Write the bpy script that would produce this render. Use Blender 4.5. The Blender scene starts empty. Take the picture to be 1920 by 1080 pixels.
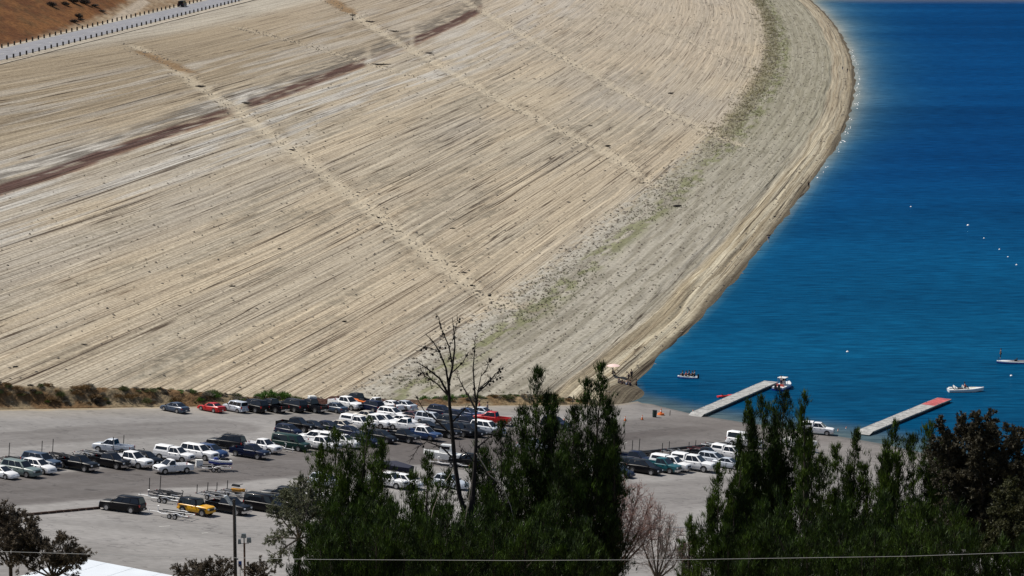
import bpy, math, random
import numpy as np
from mathutils import Matrix, Vector

# ------------------------------------------------------------------ camera, world, sun, exposure
SC = bpy.context.scene
COL = SC.collection
FPX, CAMZ, PITCH = 5200.0, 95.0, math.radians(8.96)
cam_d = bpy.data.cameras.new('camera')
cam_d.sensor_width = 36.0
cam_d.lens = FPX * 36.0 / 1920.0
cam_d.clip_start = 1.0
cam_d.clip_end = 9000.0
cam = bpy.data.objects.new('camera', cam_d)
COL.objects.link(cam)
cam.location = (0, 0, CAMZ)
cam.rotation_euler = (math.pi / 2 - PITCH, 0, 0)
SC.camera = cam

SUN_EL = math.radians(57)
SUN_DIR = Vector((-0.93, 0.26, 0)).normalized()          # horizontal direction towards the sun
sun_vec = Vector((SUN_DIR.x * math.cos(SUN_EL), SUN_DIR.y * math.cos(SUN_EL), math.sin(SUN_EL)))
W = bpy.data.worlds.new('World')
SC.world = W
W.use_nodes = True
wn = W.node_tree.nodes
wl = W.node_tree.links
sky = wn.new('ShaderNodeTexSky')
sky.sky_type = 'NISHITA'
sky.sun_disc = False
sky.sun_elevation = SUN_EL
sky.sun_rotation = math.atan2(SUN_DIR.x, SUN_DIR.y)
wn['Background'].inputs['Strength'].default_value = 0.075
wl.new(sky.outputs[0], wn['Background'].inputs['Color'])
sun_d = bpy.data.lights.new('sun', 'SUN')
sun_d.energy = 4.9
sun_d.angle = math.radians(0.53)
sun_d.color = (1.0, 0.95, 0.87)
sun = bpy.data.objects.new('sun', sun_d)
COL.objects.link(sun)
sun.location = (0, 0, 300)
sun.rotation_euler = sun_vec.to_track_quat('Z', 'Y').to_euler()
SC.view_settings.view_transform = 'Standard'
SC.view_settings.look = 'None'
SC.view_settings.gamma = 1.0
SC.view_settings.use_curve_mapping = False
SC.view_settings.exposure = 0.0
SC.render.engine = 'CYCLES'
SC.cycles.max_bounces = 4
SC.cycles.use_denoising = True

rng = np.random.default_rng(7)
random.seed(7)

# ------------------------------------------------------------------ survey: pixel of the photograph -> place
def ray(px, py):
    v = (540.0 - py) / FPX
    return np.array([(px - 960.0) / FPX, math.cos(PITCH) + v * math.sin(PITCH), -math.sin(PITCH) + v * math.cos(PITCH)])

def at_z(px, py, z):
    r = ray(px, py)
    t = (z - CAMZ) / r[2]
    return np.array([r[0] * t, r[1] * t, z])

def at_y(px, py, y):
    r = ray(px, py)
    t = y / r[1]
    return np.array([r[0] * t, y, CAMZ + r[2] * t])

# lot: one tilted asphalt plane running down into the lake as the launch ramp
SHORE_PX = [(1150, 700), (1200, 748), (1235, 758), (1300, 774), (1400, 789), (1500, 800), (1620, 810), (1700, 818), (1800, 840), (1960, 900)]
SHORE = np.array([at_z(px, py, 0.0)[:2] for px, py in SHORE_PX])
SHORE[0, 1] += 40
def lot_z(x, y):
    a = 0.3 - 0.0647 * (x - 22.0) - 0.0543 * (y - 480.0)
    b = 0.11 * (np.interp(x, SHORE[:, 0], SHORE[:, 1]) - y)
    h = np.clip(0.5 + 0.5 * (b - a) / 1.2, 0, 1)
    return b * (1 - h) + a * h - 1.2 * h * (1 - h)
LOT_N = Vector((0.0647, 0.0543, 1.0)).normalized()

def on_lot(px, py):
    r = ray(px, py)
    t = np.linspace(260, 540, 6000)
    k = int(np.argmax(CAMZ + r[2] * t < lot_z(r[0] * t, r[1] * t)))
    return np.array([r[0] * t[k], r[1] * t[k], CAMZ + r[2] * t[k]])

# dam: a face whose contours all run alike; G(y) is the plan of the waterline, w the distance from it
GD = np.array([250, 350, 450, 500, 547.6, 669.3, 815.2, 922.8, 1040, 1162.8, 1353.8, 1567.8, 1794, 2100, 2600.])
GX = np.array([-46.0, -17.0, 10.6, 23.6, 35.3, 61.1, 89.9, 109.6, 127.7, 143.9, 163.8, 180.4, 192.4, 203, 213.])
def _pchip(xk, yk):
    h = np.diff(xk); dl = np.diff(yk) / h
    m = np.zeros_like(yk)
    m[1:-1] = (dl[:-1] * h[1:] + dl[1:] * h[:-1]) / (h[1:] + h[:-1])
    m[0], m[-1] = dl[0], dl[-1]
    def f(x):
        x = np.clip(np.asarray(x, float), xk[0], xk[-1])
        i = np.clip(np.searchsorted(xk, x) - 1, 0, len(xk) - 2)
        t = (x - xk[i]) / h[i]
        return ((2*t**3 - 3*t**2 + 1) * yk[i] + (t**3 - 2*t**2 + t) * h[i] * m[i] + (-2*t**3 + 3*t**2) * yk[i+1] + (t**3 - t**2) * h[i] * m[i+1])
    return f
G = _pchip(GD, GX)
CREST = 39.4
FW = np.array([-600, -216.5, -214.0, -40, -36, -12, -6, 0, 14, 60])
FZ = np.array([CREST, CREST, CREST - 0.25, 4.35, 3.9, 2.0, 1.2, 0.0, -2.6, -11])
def face(w):
    return np.interp(w, FW, FZ)

def on_dam(px, py):
    r = ray(px, py)
    t = np.linspace(330, 2600, 30000)
    x, y, z = r[0] * t, r[1] * t, CAMZ + r[2] * t
    s = z - face(x - G(y))
    i = int(np.argmax(s < 0))
    return np.array([x[i], y[i], z[i]])

# far edge of the lot, in plan
EDGE_PX = [(-160, 770), (0, 768), (300, 762), (620, 759), (800, 761), (960, 759), (1080, 758), (1160, 758), (1195, 752)]
EDGE = np.array([on_lot(*p)[:2] for p in EDGE_PX])
def edge_y(x):
    xs = np.concatenate([[EDGE[0, 0] - 120], EDGE[:, 0], [EDGE[-1, 0] + 25, EDGE[-1, 0] + 120]])
    ys = np.concatenate([[EDGE[0, 1] - 60], EDGE[:, 1], [EDGE[-1, 1] + 10, EDGE[-1, 1] + 30]])
    return np.interp(x, xs, ys)

# ------------------------------------------------------------------ noise in numpy
class Noise2:
    def __init__(self, seed, n=512):
        self.a = np.random.default_rng(seed).random((n, n)); self.n = n
    def __call__(self, u, v):
        n = self.n
        u = np.asarray(u, float); v = np.asarray(v, float)
        i = np.floor(u).astype(int); j = np.floor(v).astype(int)
        fu = u - i; fv = v - j
        fu = fu * fu * (3 - 2 * fu); fv = fv * fv * (3 - 2 * fv)
        a = self.a
        return ((a[i % n, j % n] * (1 - fu) + a[(i + 1) % n, j % n] * fu) * (1 - fv) + (a[i % n, (j + 1) % n] * (1 - fu) + a[(i + 1) % n, (j + 1) % n] * fu) * fv)
N1, N2, N3, N4, N5 = (Noise2(s) for s in (1, 2, 3, 4, 5))
def fbm(nz, u, v, o=4):
    s = 0; a = 0.5; t = 0
    for k in range(o):
        s = s + a * nz(u * 2**k + 13 * k, v * 2**k + 7 * k); t += a; a *= 0.5
    return s / t
def sst(a, b, x):
    t = np.clip((x - a) / (b - a), 0, 1)
    return t * t * (3 - 2 * t)
def mix(a, b, t):
    return a * (1 - t[..., None]) + np.asarray(b) * t[..., None]

# ------------------------------------------------------------------ materials
def new_mat(name):
    m = bpy.data.materials.new(name); m.use_nodes = True
    return m, m.node_tree.nodes, m.node_tree.links, m.node_tree.nodes['Principled BSDF']

MATS = {}
def mat(name, color, rough=0.6, metal=0.0, spec=0.5, coat=0.0, noise=0.0, nscale=4.0, emit=None):
    if name in MATS: return MATS[name]
    m, n, l, b = new_mat(name)
    b.inputs['Roughness'].default_value = rough
    b.inputs['Metallic'].default_value = metal
    b.inputs['Specular IOR Level'].default_value = spec
    if coat:
        b.inputs['Coat Weight'].default_value = coat
        b.inputs['Coat Roughness'].default_value = 0.06
    c = (*color, 1)
    if noise > 0:
        tc = n.new('ShaderNodeTexCoord'); nt = n.new('ShaderNodeTexNoise')
        nt.inputs['Scale'].default_value = nscale; nt.inputs['Detail'].default_value = 5
        l.new(tc.outputs['Object'], nt.inputs['Vector'])
        mr = n.new('ShaderNodeMapRange')
        mr.inputs['To Min'].default_value = 1 - noise; mr.inputs['To Max'].default_value = 1 + noise
        mr.inputs['From Min'].default_value = 0.25; mr.inputs['From Max'].default_value = 0.75
        l.new(nt.outputs['Fac'], mr.inputs['Value'])
        mx = n.new('ShaderNodeMix'); mx.data_type = 'RGBA'; mx.blend_type = 'MULTIPLY'
        mx.inputs[0].default_value = 1.0
        mx.inputs[6].default_value = c
        l.new(mr.outputs[0], mx.inputs[7])
        l.new(mx.outputs[2], b.inputs['Base Color'])
    else:
        b.inputs['Base Color'].default_value = c
    MATS[name] = m
    return m

def attr_mat(name, rough=0.9, spec=0.2, layers=(), bump=()):
    """vertex colour 'tint' times noise layers; layer = (coords 'uv'|'pos', (sx,sy,sz), detail, lo, hi, from_lo, from_hi)"""
    m, n, l, b = new_mat(name)
    b.inputs['Roughness'].default_value = rough
    b.inputs['Specular IOR Level'].default_value = spec
    at = n.new('ShaderNodeAttribute'); at.attribute_name = 'tint'
    cur = at.outputs['Color']
    geo = n.new('ShaderNodeNewGeometry'); uv = n.new('ShaderNodeUVMap'); uv.uv_map = 'flow'
    def noise_of(coords, s, detail):
        mp = n.new('ShaderNodeMapping'); mp.inputs['Scale'].default_value = s
        l.new(uv.outputs[0] if coords in ('uv', 'ridge') else geo.outputs['Position'], mp.inputs['Vector'])
        nt = n.new('ShaderNodeTexNoise'); nt.inputs['Scale'].default_value = 1.0; nt.inputs['Detail'].default_value = detail
        l.new(mp.outputs[0], nt.inputs['Vector'])
        if coords == 'ridge':
            a1 = n.new('ShaderNodeMath'); a1.operation = 'SUBTRACT'; a1.inputs[1].default_value = 0.5; l.new(nt.outputs['Fac'], a1.inputs[0])
            a2 = n.new('ShaderNodeMath'); a2.operation = 'ABSOLUTE'; l.new(a1.outputs[0], a2.inputs[0])
            return a2.outputs[0]
        return nt.outputs['Fac']
    for (co, s, det, lo, hi, f0, f1) in layers:
        fac = noise_of(co, s, det)
        mr = n.new('ShaderNodeMapRange')
        mr.inputs['From Min'].default_value = f0; mr.inputs['From Max'].default_value = f1
        l.new(fac, mr.inputs['Value'])
        rp = n.new('ShaderNodeMix'); rp.data_type = 'RGBA'
        rp.inputs[6].default_value = (*lo, 1); rp.inputs[7].default_value = (*hi, 1)
        l.new(mr.outputs[0], rp.inputs[0])
        mx = n.new('ShaderNodeMix'); mx.data_type = 'RGBA'; mx.blend_type = 'MULTIPLY'; mx.inputs[0].default_value = 1
        l.new(cur, mx.inputs[6]); l.new(rp.outputs[2], mx.inputs[7])
        if co in ('uv', 'ridge'): l.new(at.outputs['Alpha'], mx.inputs[0])
        cur = mx.outputs[2]
    l.new(cur, b.inputs['Base Color'])
    nrm = None
    for (co, s, det, dist, strength) in bump:
        fac = noise_of(co, s, det)
        bp = n.new('ShaderNodeBump'); bp.inputs['Distance'].default_value = dist; bp.inputs['Strength'].default_value = strength
        l.new(fac, bp.inputs['Height'])
        if nrm: l.new(nrm, bp.inputs['Normal'])
        nrm = bp.outputs[0]
    if nrm: l.new(nrm, b.inputs['Normal'])
    return m

# ------------------------------------------------------------------ mesh helpers
def np_mesh(name, V, Fq, tint=None, uv=None, smooth=True, mask=None):
    """mesh from arrays; Fq (n,3) or (n,4)"""
    V = np.asarray(V, np.float32); Fq = np.asarray(Fq, np.int32)
    me = bpy.data.meshes.new(name)
    k = Fq.shape[1]
    me.vertices.add(len(V)); me.vertices.foreach_set('co', V.ravel())
    me.loops.add(Fq.size); me.loops.foreach_set('vertex_index', Fq.ravel())
    me.polygons.add(len(Fq))
    me.polygons.foreach_set('loop_start', np.arange(0, Fq.size, k, dtype=np.int32))
    me.polygons.foreach_set('loop_total', np.full(len(Fq), k, np.int32))
    me.polygons.foreach_set('use_smooth', np.full(len(Fq), smooth))
    me.update(calc_edges=True)
    if tint is not None:
        a = me.attributes.new('tint', 'FLOAT_COLOR', 'POINT')
        c = np.ones((len(V), 4), np.float32); c[:, :3] = tint
        if mask is not None: c[:, 3] = mask
        a.data.foreach_set('color', c.ravel())
    if uv is not None:
        u = me.uv_layers.new(name='flow')
        u.data.foreach_set('uv', np.asarray(uv, np.float32)[Fq.ravel()].ravel())
    return me

def grid_faces(nr, nc):
    i = np.arange(nr - 1)[:, None] * nc + np.arange(nc - 1)[None, :]
    return np.stack([i, i + 1, i + nc + 1, i + nc], -1).reshape(-1, 4)

def link(name, data, parent=None, material=None, **props):
    o = bpy.data.objects.new(name, data); COL.objects.link(o)
    if parent is not None: o.parent = parent
    if material is not None and data is not None and not data.materials: data.materials.append(material)
    for k, v in props.items(): o[k] = v
    return o

def tag(o, label, category, group=None):
    o['label'] = label; o['category'] = category
    if group: o['group'] = group
    return o

class MB:
    def __init__(s): s.v = []; s.f = []
    def add(s, vs, fs):
        k = len(s.v); s.v += [tuple(map(float, p)) for p in vs]; s.f += [tuple(i + k for i in f) for f in fs]; return s
    def box(s, c, d, rot=0.0, taper=1.0):
        x, y, z = (q / 2 for q in d); vs = []
        for sz in (-1, 1):
            t = taper if sz > 0 else 1.0
            for sx, sy in ((-1, -1), (1, -1), (1, 1), (-1, 1)):
                a, b_ = sx * x * t, sy * y * t
                vs.append((c[0] + a * math.cos(rot) - b_ * math.sin(rot), c[1] + a * math.sin(rot) + b_ * math.cos(rot), c[2] + sz * z))
        return s.add(vs, [(3, 2, 1, 0), (4, 5, 6, 7), (0, 1, 5, 4), (1, 2, 6, 5), (2, 3, 7, 6), (3, 0, 4, 7)])
    def tube(s, pts, rad, n=6, caps=True):
        pts = [Vector(p) for p in pts]
        if not hasattr(rad, '__len__'): rad = [rad] * len(pts)
        vs = []; fs = []
        for i, p in enumerate(pts):
            t = (pts[min(i + 1, len(pts) - 1)] - pts[max(i - 1, 0)]).normalized()
            a = t.cross(Vector((0, 0, 1)) if abs(t.z) < 0.9 else Vector((1, 0, 0))).normalized(); b_ = t.cross(a)
            for k in range(n):
                q = 2 * math.pi * k / n
                vs.append(p + (a * math.cos(q) + b_ * math.sin(q)) * rad[i])
        for i in range(len(pts) - 1):
            for k in range(n):
                fs.append((i * n + k, i * n + (k + 1) % n, (i + 1) * n + (k + 1) % n, (i + 1) * n + k))
        if caps:
            fs.append(tuple(range(n - 1, -1, -1))); fs.append(tuple((len(pts) - 1) * n + k for k in range(n)))
        return s.add(vs, fs)
    def loft(s, rings, closed_ends=True):
        n = len(rings[0]); vs = [p for r in rings for p in r]; fs = []
        for i in range(len(rings) - 1):
            for k in range(n):
                fs.append((i * n + k, i * n + (k + 1) % n, (i + 1) * n + (k + 1) % n, (i + 1) * n + k))
        if closed_ends:
            fs.append(tuple(range(n - 1, -1, -1))); fs.append(tuple((len(rings) - 1) * n + k for k in range(n)))
        return s.add(vs, fs)
    def mesh(s, name, material=None, smooth=True, angle=35):
        me = bpy.data.meshes.new(name); me.from_pydata(s.v, [], s.f); me.update()
        if smooth:
            me.polygons.foreach_set('use_smooth', [True] * len(me.polygons))
            me.set_sharp_from_angle(angle=math.radians(angle))
        if material: me.materials.append(material)
        return me

def fix_normals(me):
    import bmesh
    bm = bmesh.new(); bm.from_mesh(me); bmesh.ops.recalc_face_normals(bm, faces=bm.faces); bm.to_mesh(me); bm.free(); me.update()
    return me

# ------------------------------------------------------------------ the dam face
def polyline_dist(P, pts):
    """distance of points P (...,2) to polyline, and position along it"""
    best = np.full(P.shape[:-1], 1e9); along = np.zeros(P.shape[:-1]); acc = 0.0
    for a, b_ in zip(pts[:-1], pts[1:]):
        ab = b_ - a; L = np.hypot(*ab)
        t = np.clip(((P - a) @ ab) / (L * L), 0, 1)
        d = np.hypot(P[..., 0] - (a[0] + t * ab[0]), P[..., 1] - (a[1] + t * ab[1]))
        m = d < best
        best = np.where(m, d, best); along = np.where(m, acc + t * L, along); acc += L
    return best, along

TRACK_PX = [
    ([(255, 85), (300, 110), (380, 165), (450, 212), (550, 282), (640, 352), (705, 402), (790, 465), (880, 535), (945, 572)], 2.9, 1.0),
    ([(600, -15), (650, 18), (700, 52), (800, 110), (930, 183), (1020, 228), (1150, 292), (1225, 348)], 3.0, 0.95),
    ([(440, 45), (530, 72), (620, 98), (700, 122), (800, 150)], 2.6, 0.55),
    ([(860, -6), (960, 55), (1060, 110), (1180, 180), (1300, 232), (1390, 272)], 3.0, 0.8),
    ([(1150, 10), (1260, 62), (1340, 100), (1425, 133)], 2.2, 0.5),
]
TRACKS = [(np.array([on_dam(*p)[:2] for p in pts]), hw, st) for pts, hw, st in TRACK_PX]

def dam_relief(w, y):
    """small wave-cut steps and gullies on the face"""
    up = sst(-40, -46, w) * sst(-214, -205, w)
    wob = (fbm(N1, y / 40, w / 30, 2) - 0.5) * 2.2 + (fbm(N2, y / 9, w / 9, 2) - 0.5) * 0.5
    ww = w + wob
    st = fbm(N3, ww / 1.9, y / 220, 3) - 0.5
    saw = (ww / 2.7 + 2.0 * N4(ww / 9, y / 300)) % 1.0
    step = np.where(saw < 0.82, saw / 0.82, (1 - saw) / 0.18)
    patch = sst(0.35, 0.65, fbm(N5, ww / 7, y / 55, 2))
    z = up * (0.22 * st - 0.22 * step * patch)
    bench = sst(-46, -38, w) * sst(-2, -8, w)
    z = z + bench * (0.35 * (fbm(N2, w / 2.2, y / 25, 3) - 0.5) + 0.25 * (fbm(N4, w / 1.2, y / 2.0, 2) - 0.5))
    lip = sst(-15, -11, w) * sst(0.5, -2, w)
    z = z + lip * (0.5 * (fbm(N5, (w + wob) / 1.1, y / 60, 2) - 0.5))
    return z

def berm(x, y):
    ey = edge_y(x)
    q = y - ey
    along = N1(x / 7.0, 3.3) * 0.8 + 0.6
    h = 1.15 * along * np.exp(-((q - 3.0) / 2.2) ** 2) * sst(-135, -120, x) * sst(16, 6, x)
    return h, q

near_a, near_b = at_z(0, 115, CREST)[:2], at_z(480, -5, CREST)[:2]
far_a, far_b = at_z(0, 91, CREST)[:2], at_z(392, -2, CREST)[:2]
cdir = (near_b - near_a); cdir = cdir / np.hypot(*cdir)
cnrm = np.array([-cdir[1], cdir[0]])            # to the left, away from the lake
def build_dam():
    nr, nc = 470, 720
    ys = 345 * (2350 / 345) ** (np.linspace(0, 1, nr) ** 1.06)
    ws = np.concatenate([np.linspace(-262, -222, 14, endpoint=False), np.linspace(-222, -48, 440, endpoint=False), np.linspace(-48, 0, 220, endpoint=False), np.linspace(0, 55, 46)])
    Wg, Y = np.meshgrid(ws, ys)
    X = Wg + G(Y)
    Z = face(Wg)
    P = np.stack([X, Y], -1)
    # shoreline wobble
    Z = Z + 0.35 * (fbm(N4, Y / 14, Wg / 12, 3) - 0.5) * sst(-12, -3, Wg) * sst(12, 3, Wg)
    Z = Z + dam_relief(Wg, Y)
    off = (X - near_a[0]) * cnrm[0] + (Y - near_a[1]) * cnrm[1]
    ztop = CREST - np.maximum(0, -2.2 - off) * 0.2
    Z = Z * (1 - sst(-40, -4, off)) + ztop * sst(-40, -4, off)
    Z = Z + 1.1 * np.exp(-((X - 19) / 8.0) ** 2 - ((Y - 481) / 9.0) ** 2)
    # --- colour of the ground
    n_a = fbm(N1, Wg / 9, Y / 90, 4); n_b = fbm(N2, Wg / 2.2, Y / 70, 3); n_c = fbm(N3, Wg / 25, Y / 160, 3)
    wob = (fbm(N1, Y / 40, Wg / 30, 2) - 0.5) * 2.2
    cream = np.array([0.445, 0.370, 0.275]); sand = np.array([0.415, 0.355, 0.275]); grey = np.array([0.375, 0.335, 0.285]); pale = np.array([0.47, 0.44, 0.40])
    C = np.ones(Wg.shape + (3,)) * sand
    C = mix(C, cream, sst(0.4, 0.62, n_a))
    C = mix(C, grey, sst(0.55, 0.75, n_c) * 0.6)
    upper = sst(-150, -175, Wg)
    C = mix(C, [0.285, 0.225, 0.155], upper * 0.85)
    bluish = sst(-166, -156, Wg) * sst(-118, -132, Wg) + 0.5 * sst(-200, -185, Wg) * sst(-160, -172, Wg)
    C = mix(C, pale, np.clip(bluish, 0, 1) * sst(0.45, 0.65, n_b) * 0.9)
    # pinker far faces
    C = mix(C, [0.44, 0.37, 0.295], sst(800, 1250, Y) * sst(-40, -60, Wg) * 0.55)
    # scrubby gravel patches, drawn out along the contours
    gp = sst(0.58, 0.70, fbm(N5, Wg / 6.5 + 30, Y / 30, 4)) * sst(0.38, 0.6, fbm(N3, Wg / 0.8, Y / 1.4, 3))
    C = mix(C, [0.22, 0.19, 0.145], gp * sst(-40, -50, Wg) * sst(-150, -130, Wg) * 0.42)
    # named gravel patches seen in the photograph
    for (px, py, rw, ry, s) in GRAVEL:
        c = px_dam[(px, py)]
        wc = c[0] - G(c[1])
        e = ((Wg - wc) / rw) ** 2 + ((Y - c[1]) / ry) ** 2
        C = mix(C, [0.20, 0.175, 0.135], sst(1.3, 0.1, e + (fbm(N3, Wg / 2.5, Y / 9, 3) - 0.5) * 1.6) * s * 0.85 * sst(0.38, 0.58, fbm(N4, Wg / 0.7, Y / 1.5, 3)))
    # red-brown band
    wr = Wg + 144.6 + (Y - 567) * 0.0225 + 0.5 * wob
    present = np.zeros_like(Y)
    xi = 960 + FPX * X / Y * 0.985
    for a, b_ in ((-300, 447), (470, 690), (700, 772), (780, 905)):
        present = np.maximum(present, sst(a - 3, a + 3, xi) * sst(b_ + 3, b_ - 3, xi))
    band = sst(-1.5, 0.2, wr) * sst(4.2, 2.2, wr)
    strength = np.where((xi > 695) & (xi < 775), 0.35, 1.0)
    blot = fbm(N2, Wg / 0.9, Y / 14, 4)
    C = mix(C, [0.115, 0.098, 0.082], sst(-13, -8, wr + 3 * (n_a - 0.5)) * sst(-1.5, -3.5, wr) * present * sst(0.30, 0.56, blot) * 0.72)
    C = mix(C, [0.088, 0.042, 0.034], sst(-4.6, -3.2, wr) * sst(0.9, -0.2, wr) * present * strength * (0.45 + 0.55 * sst(0.28, 0.42, blot)) * 0.92)
    C = mix(C, [0.22, 0.12, 0.075], sst(-0.4, 0.3, wr) * sst(1.5, 0.8, wr) * present * strength * 0.55 * sst(0.35, 0.5, blot))
    # grey bench, pale lip, wet edge
    benchm = sst(-41, -36.5, Wg + wob * 0.6) * sst(-8, -10.5, Wg + wob * 0.7)
    olive = sst(620, 1000, Y)
    bcol = mix(np.ones(Wg.shape + (3,)) * np.array([0.34, 0.312, 0.262]), [0.245, 0.222, 0.18], sst(0.45, 0.62, fbm(N1, Wg / 1.3, Y / 26, 3)))
    bcol = mix(bcol, [0.225, 0.21, 0.15], olive * 0.55)
    terr = np.abs(((Wg + wob * 0.5 + 0.8 * (fbm(N4, Y / 50, Wg / 20, 2) - 0.5)) / 4.6) % 1.0 - 0.5)
    bcol = mix(bcol, [0.17, 0.155, 0.115], sst(0.10, 0.03, terr) * (0.50 + 0.30 * olive) * sst(0.3, 0.55, fbm(N5, Wg / 2, Y / 18, 3)))
    bcol = mix(bcol, [0.40, 0.37, 0.31], sst(0.42, 0.48, terr) * 0.35)
    C = mix(C, [0.0, 0.0, 0.0], benchm * 0.96) + bcol * (benchm * 0.96)[..., None]
    rubble = sst(-43, -40, Wg) * sst(-33, -36, Wg) * sst(1000, 800, Y)
    C = mix(C, [0.42, 0.39, 0.34], rubble * sst(0.42, 0.55, fbm(N3, Wg / 0.7, Y / 1.6, 3)) * 0.75)
    C = mix(C, [0.175, 0.18, 0.085], sst(-36, -33.5, Wg + wob) * sst(-27, -31, Wg + wob) * sst(0.44, 0.60, fbm(N5, Wg / 1.6, Y / 7, 3)) * 0.72)
    C = mix(C, [0.175, 0.155, 0.085], sst(-42, -39, Wg + wob) * sst(-33, -36, Wg + wob) * olive * (0.5 + 0.5 * sst(0.4, 0.6, fbm(N3, Wg / 1.4, Y / 10, 3))) * 0.75)
    lip = sst(-10.5, -8.5, Wg + wob * 0.7)
    lcol = mix(np.ones(Wg.shape + (3,)) * np.array([0.46, 0.405, 0.305]), [0.30, 0.25, 0.175], sst(0.48, 0.62, fbm(N2, (Wg + wob) / 0.8, Y / 70, 3)))
    lcol = mix(lcol, [0.27, 0.22, 0.16], sst(800, 1050, Y) * 0.5)
    C = C * (1 - lip[..., None]) + lcol * lip[..., None]
    C = mix(C, [0.20, 0.165, 0.115], sst(-4.5, -2.2, Wg + 0.5 * wob) * 0.62 * (0.5 + 0.5 * sst(0.35, 0.6, fbm(N3, Wg / 0.9, Y / 3, 3))))
    C = mix(C, [0.085, 0.068, 0.048], sst(-1.9, -0.8, Wg + 0.4 * wob) * 0.85)
    # pale washed gullies running down the face
    trk = np.zeros_like(Wg)
    for pts, hw, st in TRACKS:
        d, al = polyline_dist(P, pts)
        hwn = hw * (0.5 + fbm(N1, al / 9 + 5, d * 0 + hw, 3))
        m = sst(hwn * 1.5, hwn * 0.5, d + (fbm(N4, X / 1.4, Y / 4, 2) - 0.5) * 1.6)
        C = mix(C, [0.50, 0.425, 0.32], m * st * 0.62)
        Z = Z - 0.25 * m; trk = np.maximum(trk, m * st)
        g = sst(hwn * 3.4, hwn * 1.6, d) * sst(0.5, 0.65, fbm(N2, X / 1.2, Y / 3, 3)) * (1 - m)
        C = mix(C, [0.27, 0.22, 0.16], g * 0.6 * st)
    # rust stain at the head of two gullies
    for pxs, hw_ in (([(276, 99), (300, 112), (330, 124), (346, 132)], 3.4), ([(600, -16), (625, -2), (655, 22)], 3.6)):
        d, al = polyline_dist(P, np.array([on_dam(*p)[:2] for p in pxs]))
        C = mix(C, [0.20, 0.115, 0.05], sst(hw_ * 1.3, hw_ * 0.6, d + (fbm(N4, X / 2, Y / 6, 3) - 0.5) * 3.0) * 0.8)
    # crest shoulder
    C = mix(C, [0.42, 0.38, 0.32], sst(-206, -216, Wg) * 0.8)
    q = Y - edge_y(X)
    lz = lot_z(X, Y)
    Z = np.where(q < 5.0, np.minimum(Z, lz + np.maximum(Z - lz, 0) * sst(0.5, 5, q) - 0.12 * sst(5, 4, q)), Z)
    # under the lot
    Z = np.where(q < 1.0, np.minimum(Z, lot_z(X, Y) - 0.35 + 0.35 * np.clip(q, -1, 1)), Z)
    Z = np.where(q < -2.0, np.minimum(Z, lot_z(X, Y) - 1.5), Z)
    V = np.stack([X, Y, Z], -1).reshape(-1, 3)
    uv = np.stack([Wg / 10.0, Y / 10.0], -1).reshape(-1, 2)
    me = np_mesh('dam_face', V, grid_faces(nr, nc), np.clip(C * np.array([0.95, 0.965, 0.95]), 0.01, 0.9).reshape(-1, 3), uv, mask=(np.clip(sst(-38, -43, Wg) + 0.8 * sst(-14, -10, Wg) + 0.28, 0, 1) * (1 - 0.6 * trk) * np.interp(Y, [450, 650, 900, 1400], [1.0, 0.97, 0.75, 0.55])).reshape(-1))
    m = attr_mat('dam_earth', 0.95, 0.1,
        layers=[('uv', (26, 0.12, 1), 4, (0.78, 0.76, 0.74), (1.18, 1.19, 1.20), 0.38, 0.62),
                ('uv', (8, 0.07, 1), 3, (0.92, 0.92, 0.93), (1.08, 1.08, 1.07), 0.35, 0.65),
                ('ridge', (5.0, 0.026, 1), 2, (0.22, 0.19, 0.18), (1.0, 1.0, 1.0), 0.003, 0.012),
                ('ridge', (11.0, 0.06, 2), 2, (0.42, 0.38, 0.36), (1.0, 1.0, 1.0), 0.003, 0.013),
                ('pos', (1.5, 1.5, 1.5), 6, (0.82, 0.81, 0.80), (1.15, 1.15, 1.15), 0.36, 0.64)],
        bump=[('uv', (16, 0.12, 1), 3, 0.14, 0.35), ('pos', (1.6, 1.6, 1.6), 4, 0.25, 0.5)])
    link('dam_embankment', me, None, m, kind='structure')
    return ys, ws, Z


GRAVEL = [(310, 690, 5, 9, 0.9), (360, 660, 4.5, 10, 0.9), (550, 400, 3, 12, 0.6), (790, 385, 5, 22, 0.7), (840, 350, 3.5, 20, 0.6), (1050, 255, 4, 30, 0.75), (1090, 235, 3, 28, 0.7), (900, 400, 4, 22, 0.55), (770, 500, 2.4, 10, 0.6),
          (700, 340, 4, 22, 0.45), (960, 300, 3, 25, 0.45), (1200, 145, 4, 40, 0.5), (1150, 175, 3, 40, 0.4), (860, 470, 3, 15, 0.55), (500, 520, 2.2, 13, 0.7), (400, 590, 2.5, 12, 0.6), (640, 560, 2.4, 14, 0.5), (1290, 60, 4, 60, 0.4), (880, 190, 4, 40, 0.45)]
px_dam = {(g[0], g[1]): on_dam(g[0], g[1]) for g in GRAVEL}
DY, DW, DZ = build_dam()

def dam_ground(x, y):
    """height of the built face at a place"""
    w = x - float(G(y))
    i = int(np.clip(np.searchsorted(DY, y) - 1, 0, len(DY) - 2)); j = int(np.clip(np.searchsorted(DW, w) - 1, 0, len(DW) - 2))
    a = (y - DY[i]) / (DY[i+1] - DY[i]); b_ = (w - DW[j]) / (DW[j+1] - DW[j])
    a = min(max(a, 0), 1); b_ = min(max(b_, 0), 1)
    return float((DZ[i, j] * (1 - b_) + DZ[i, j+1] * b_) * (1 - a) + (DZ[i+1, j] * (1 - b_) + DZ[i+1, j+1] * b_) * a)

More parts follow.
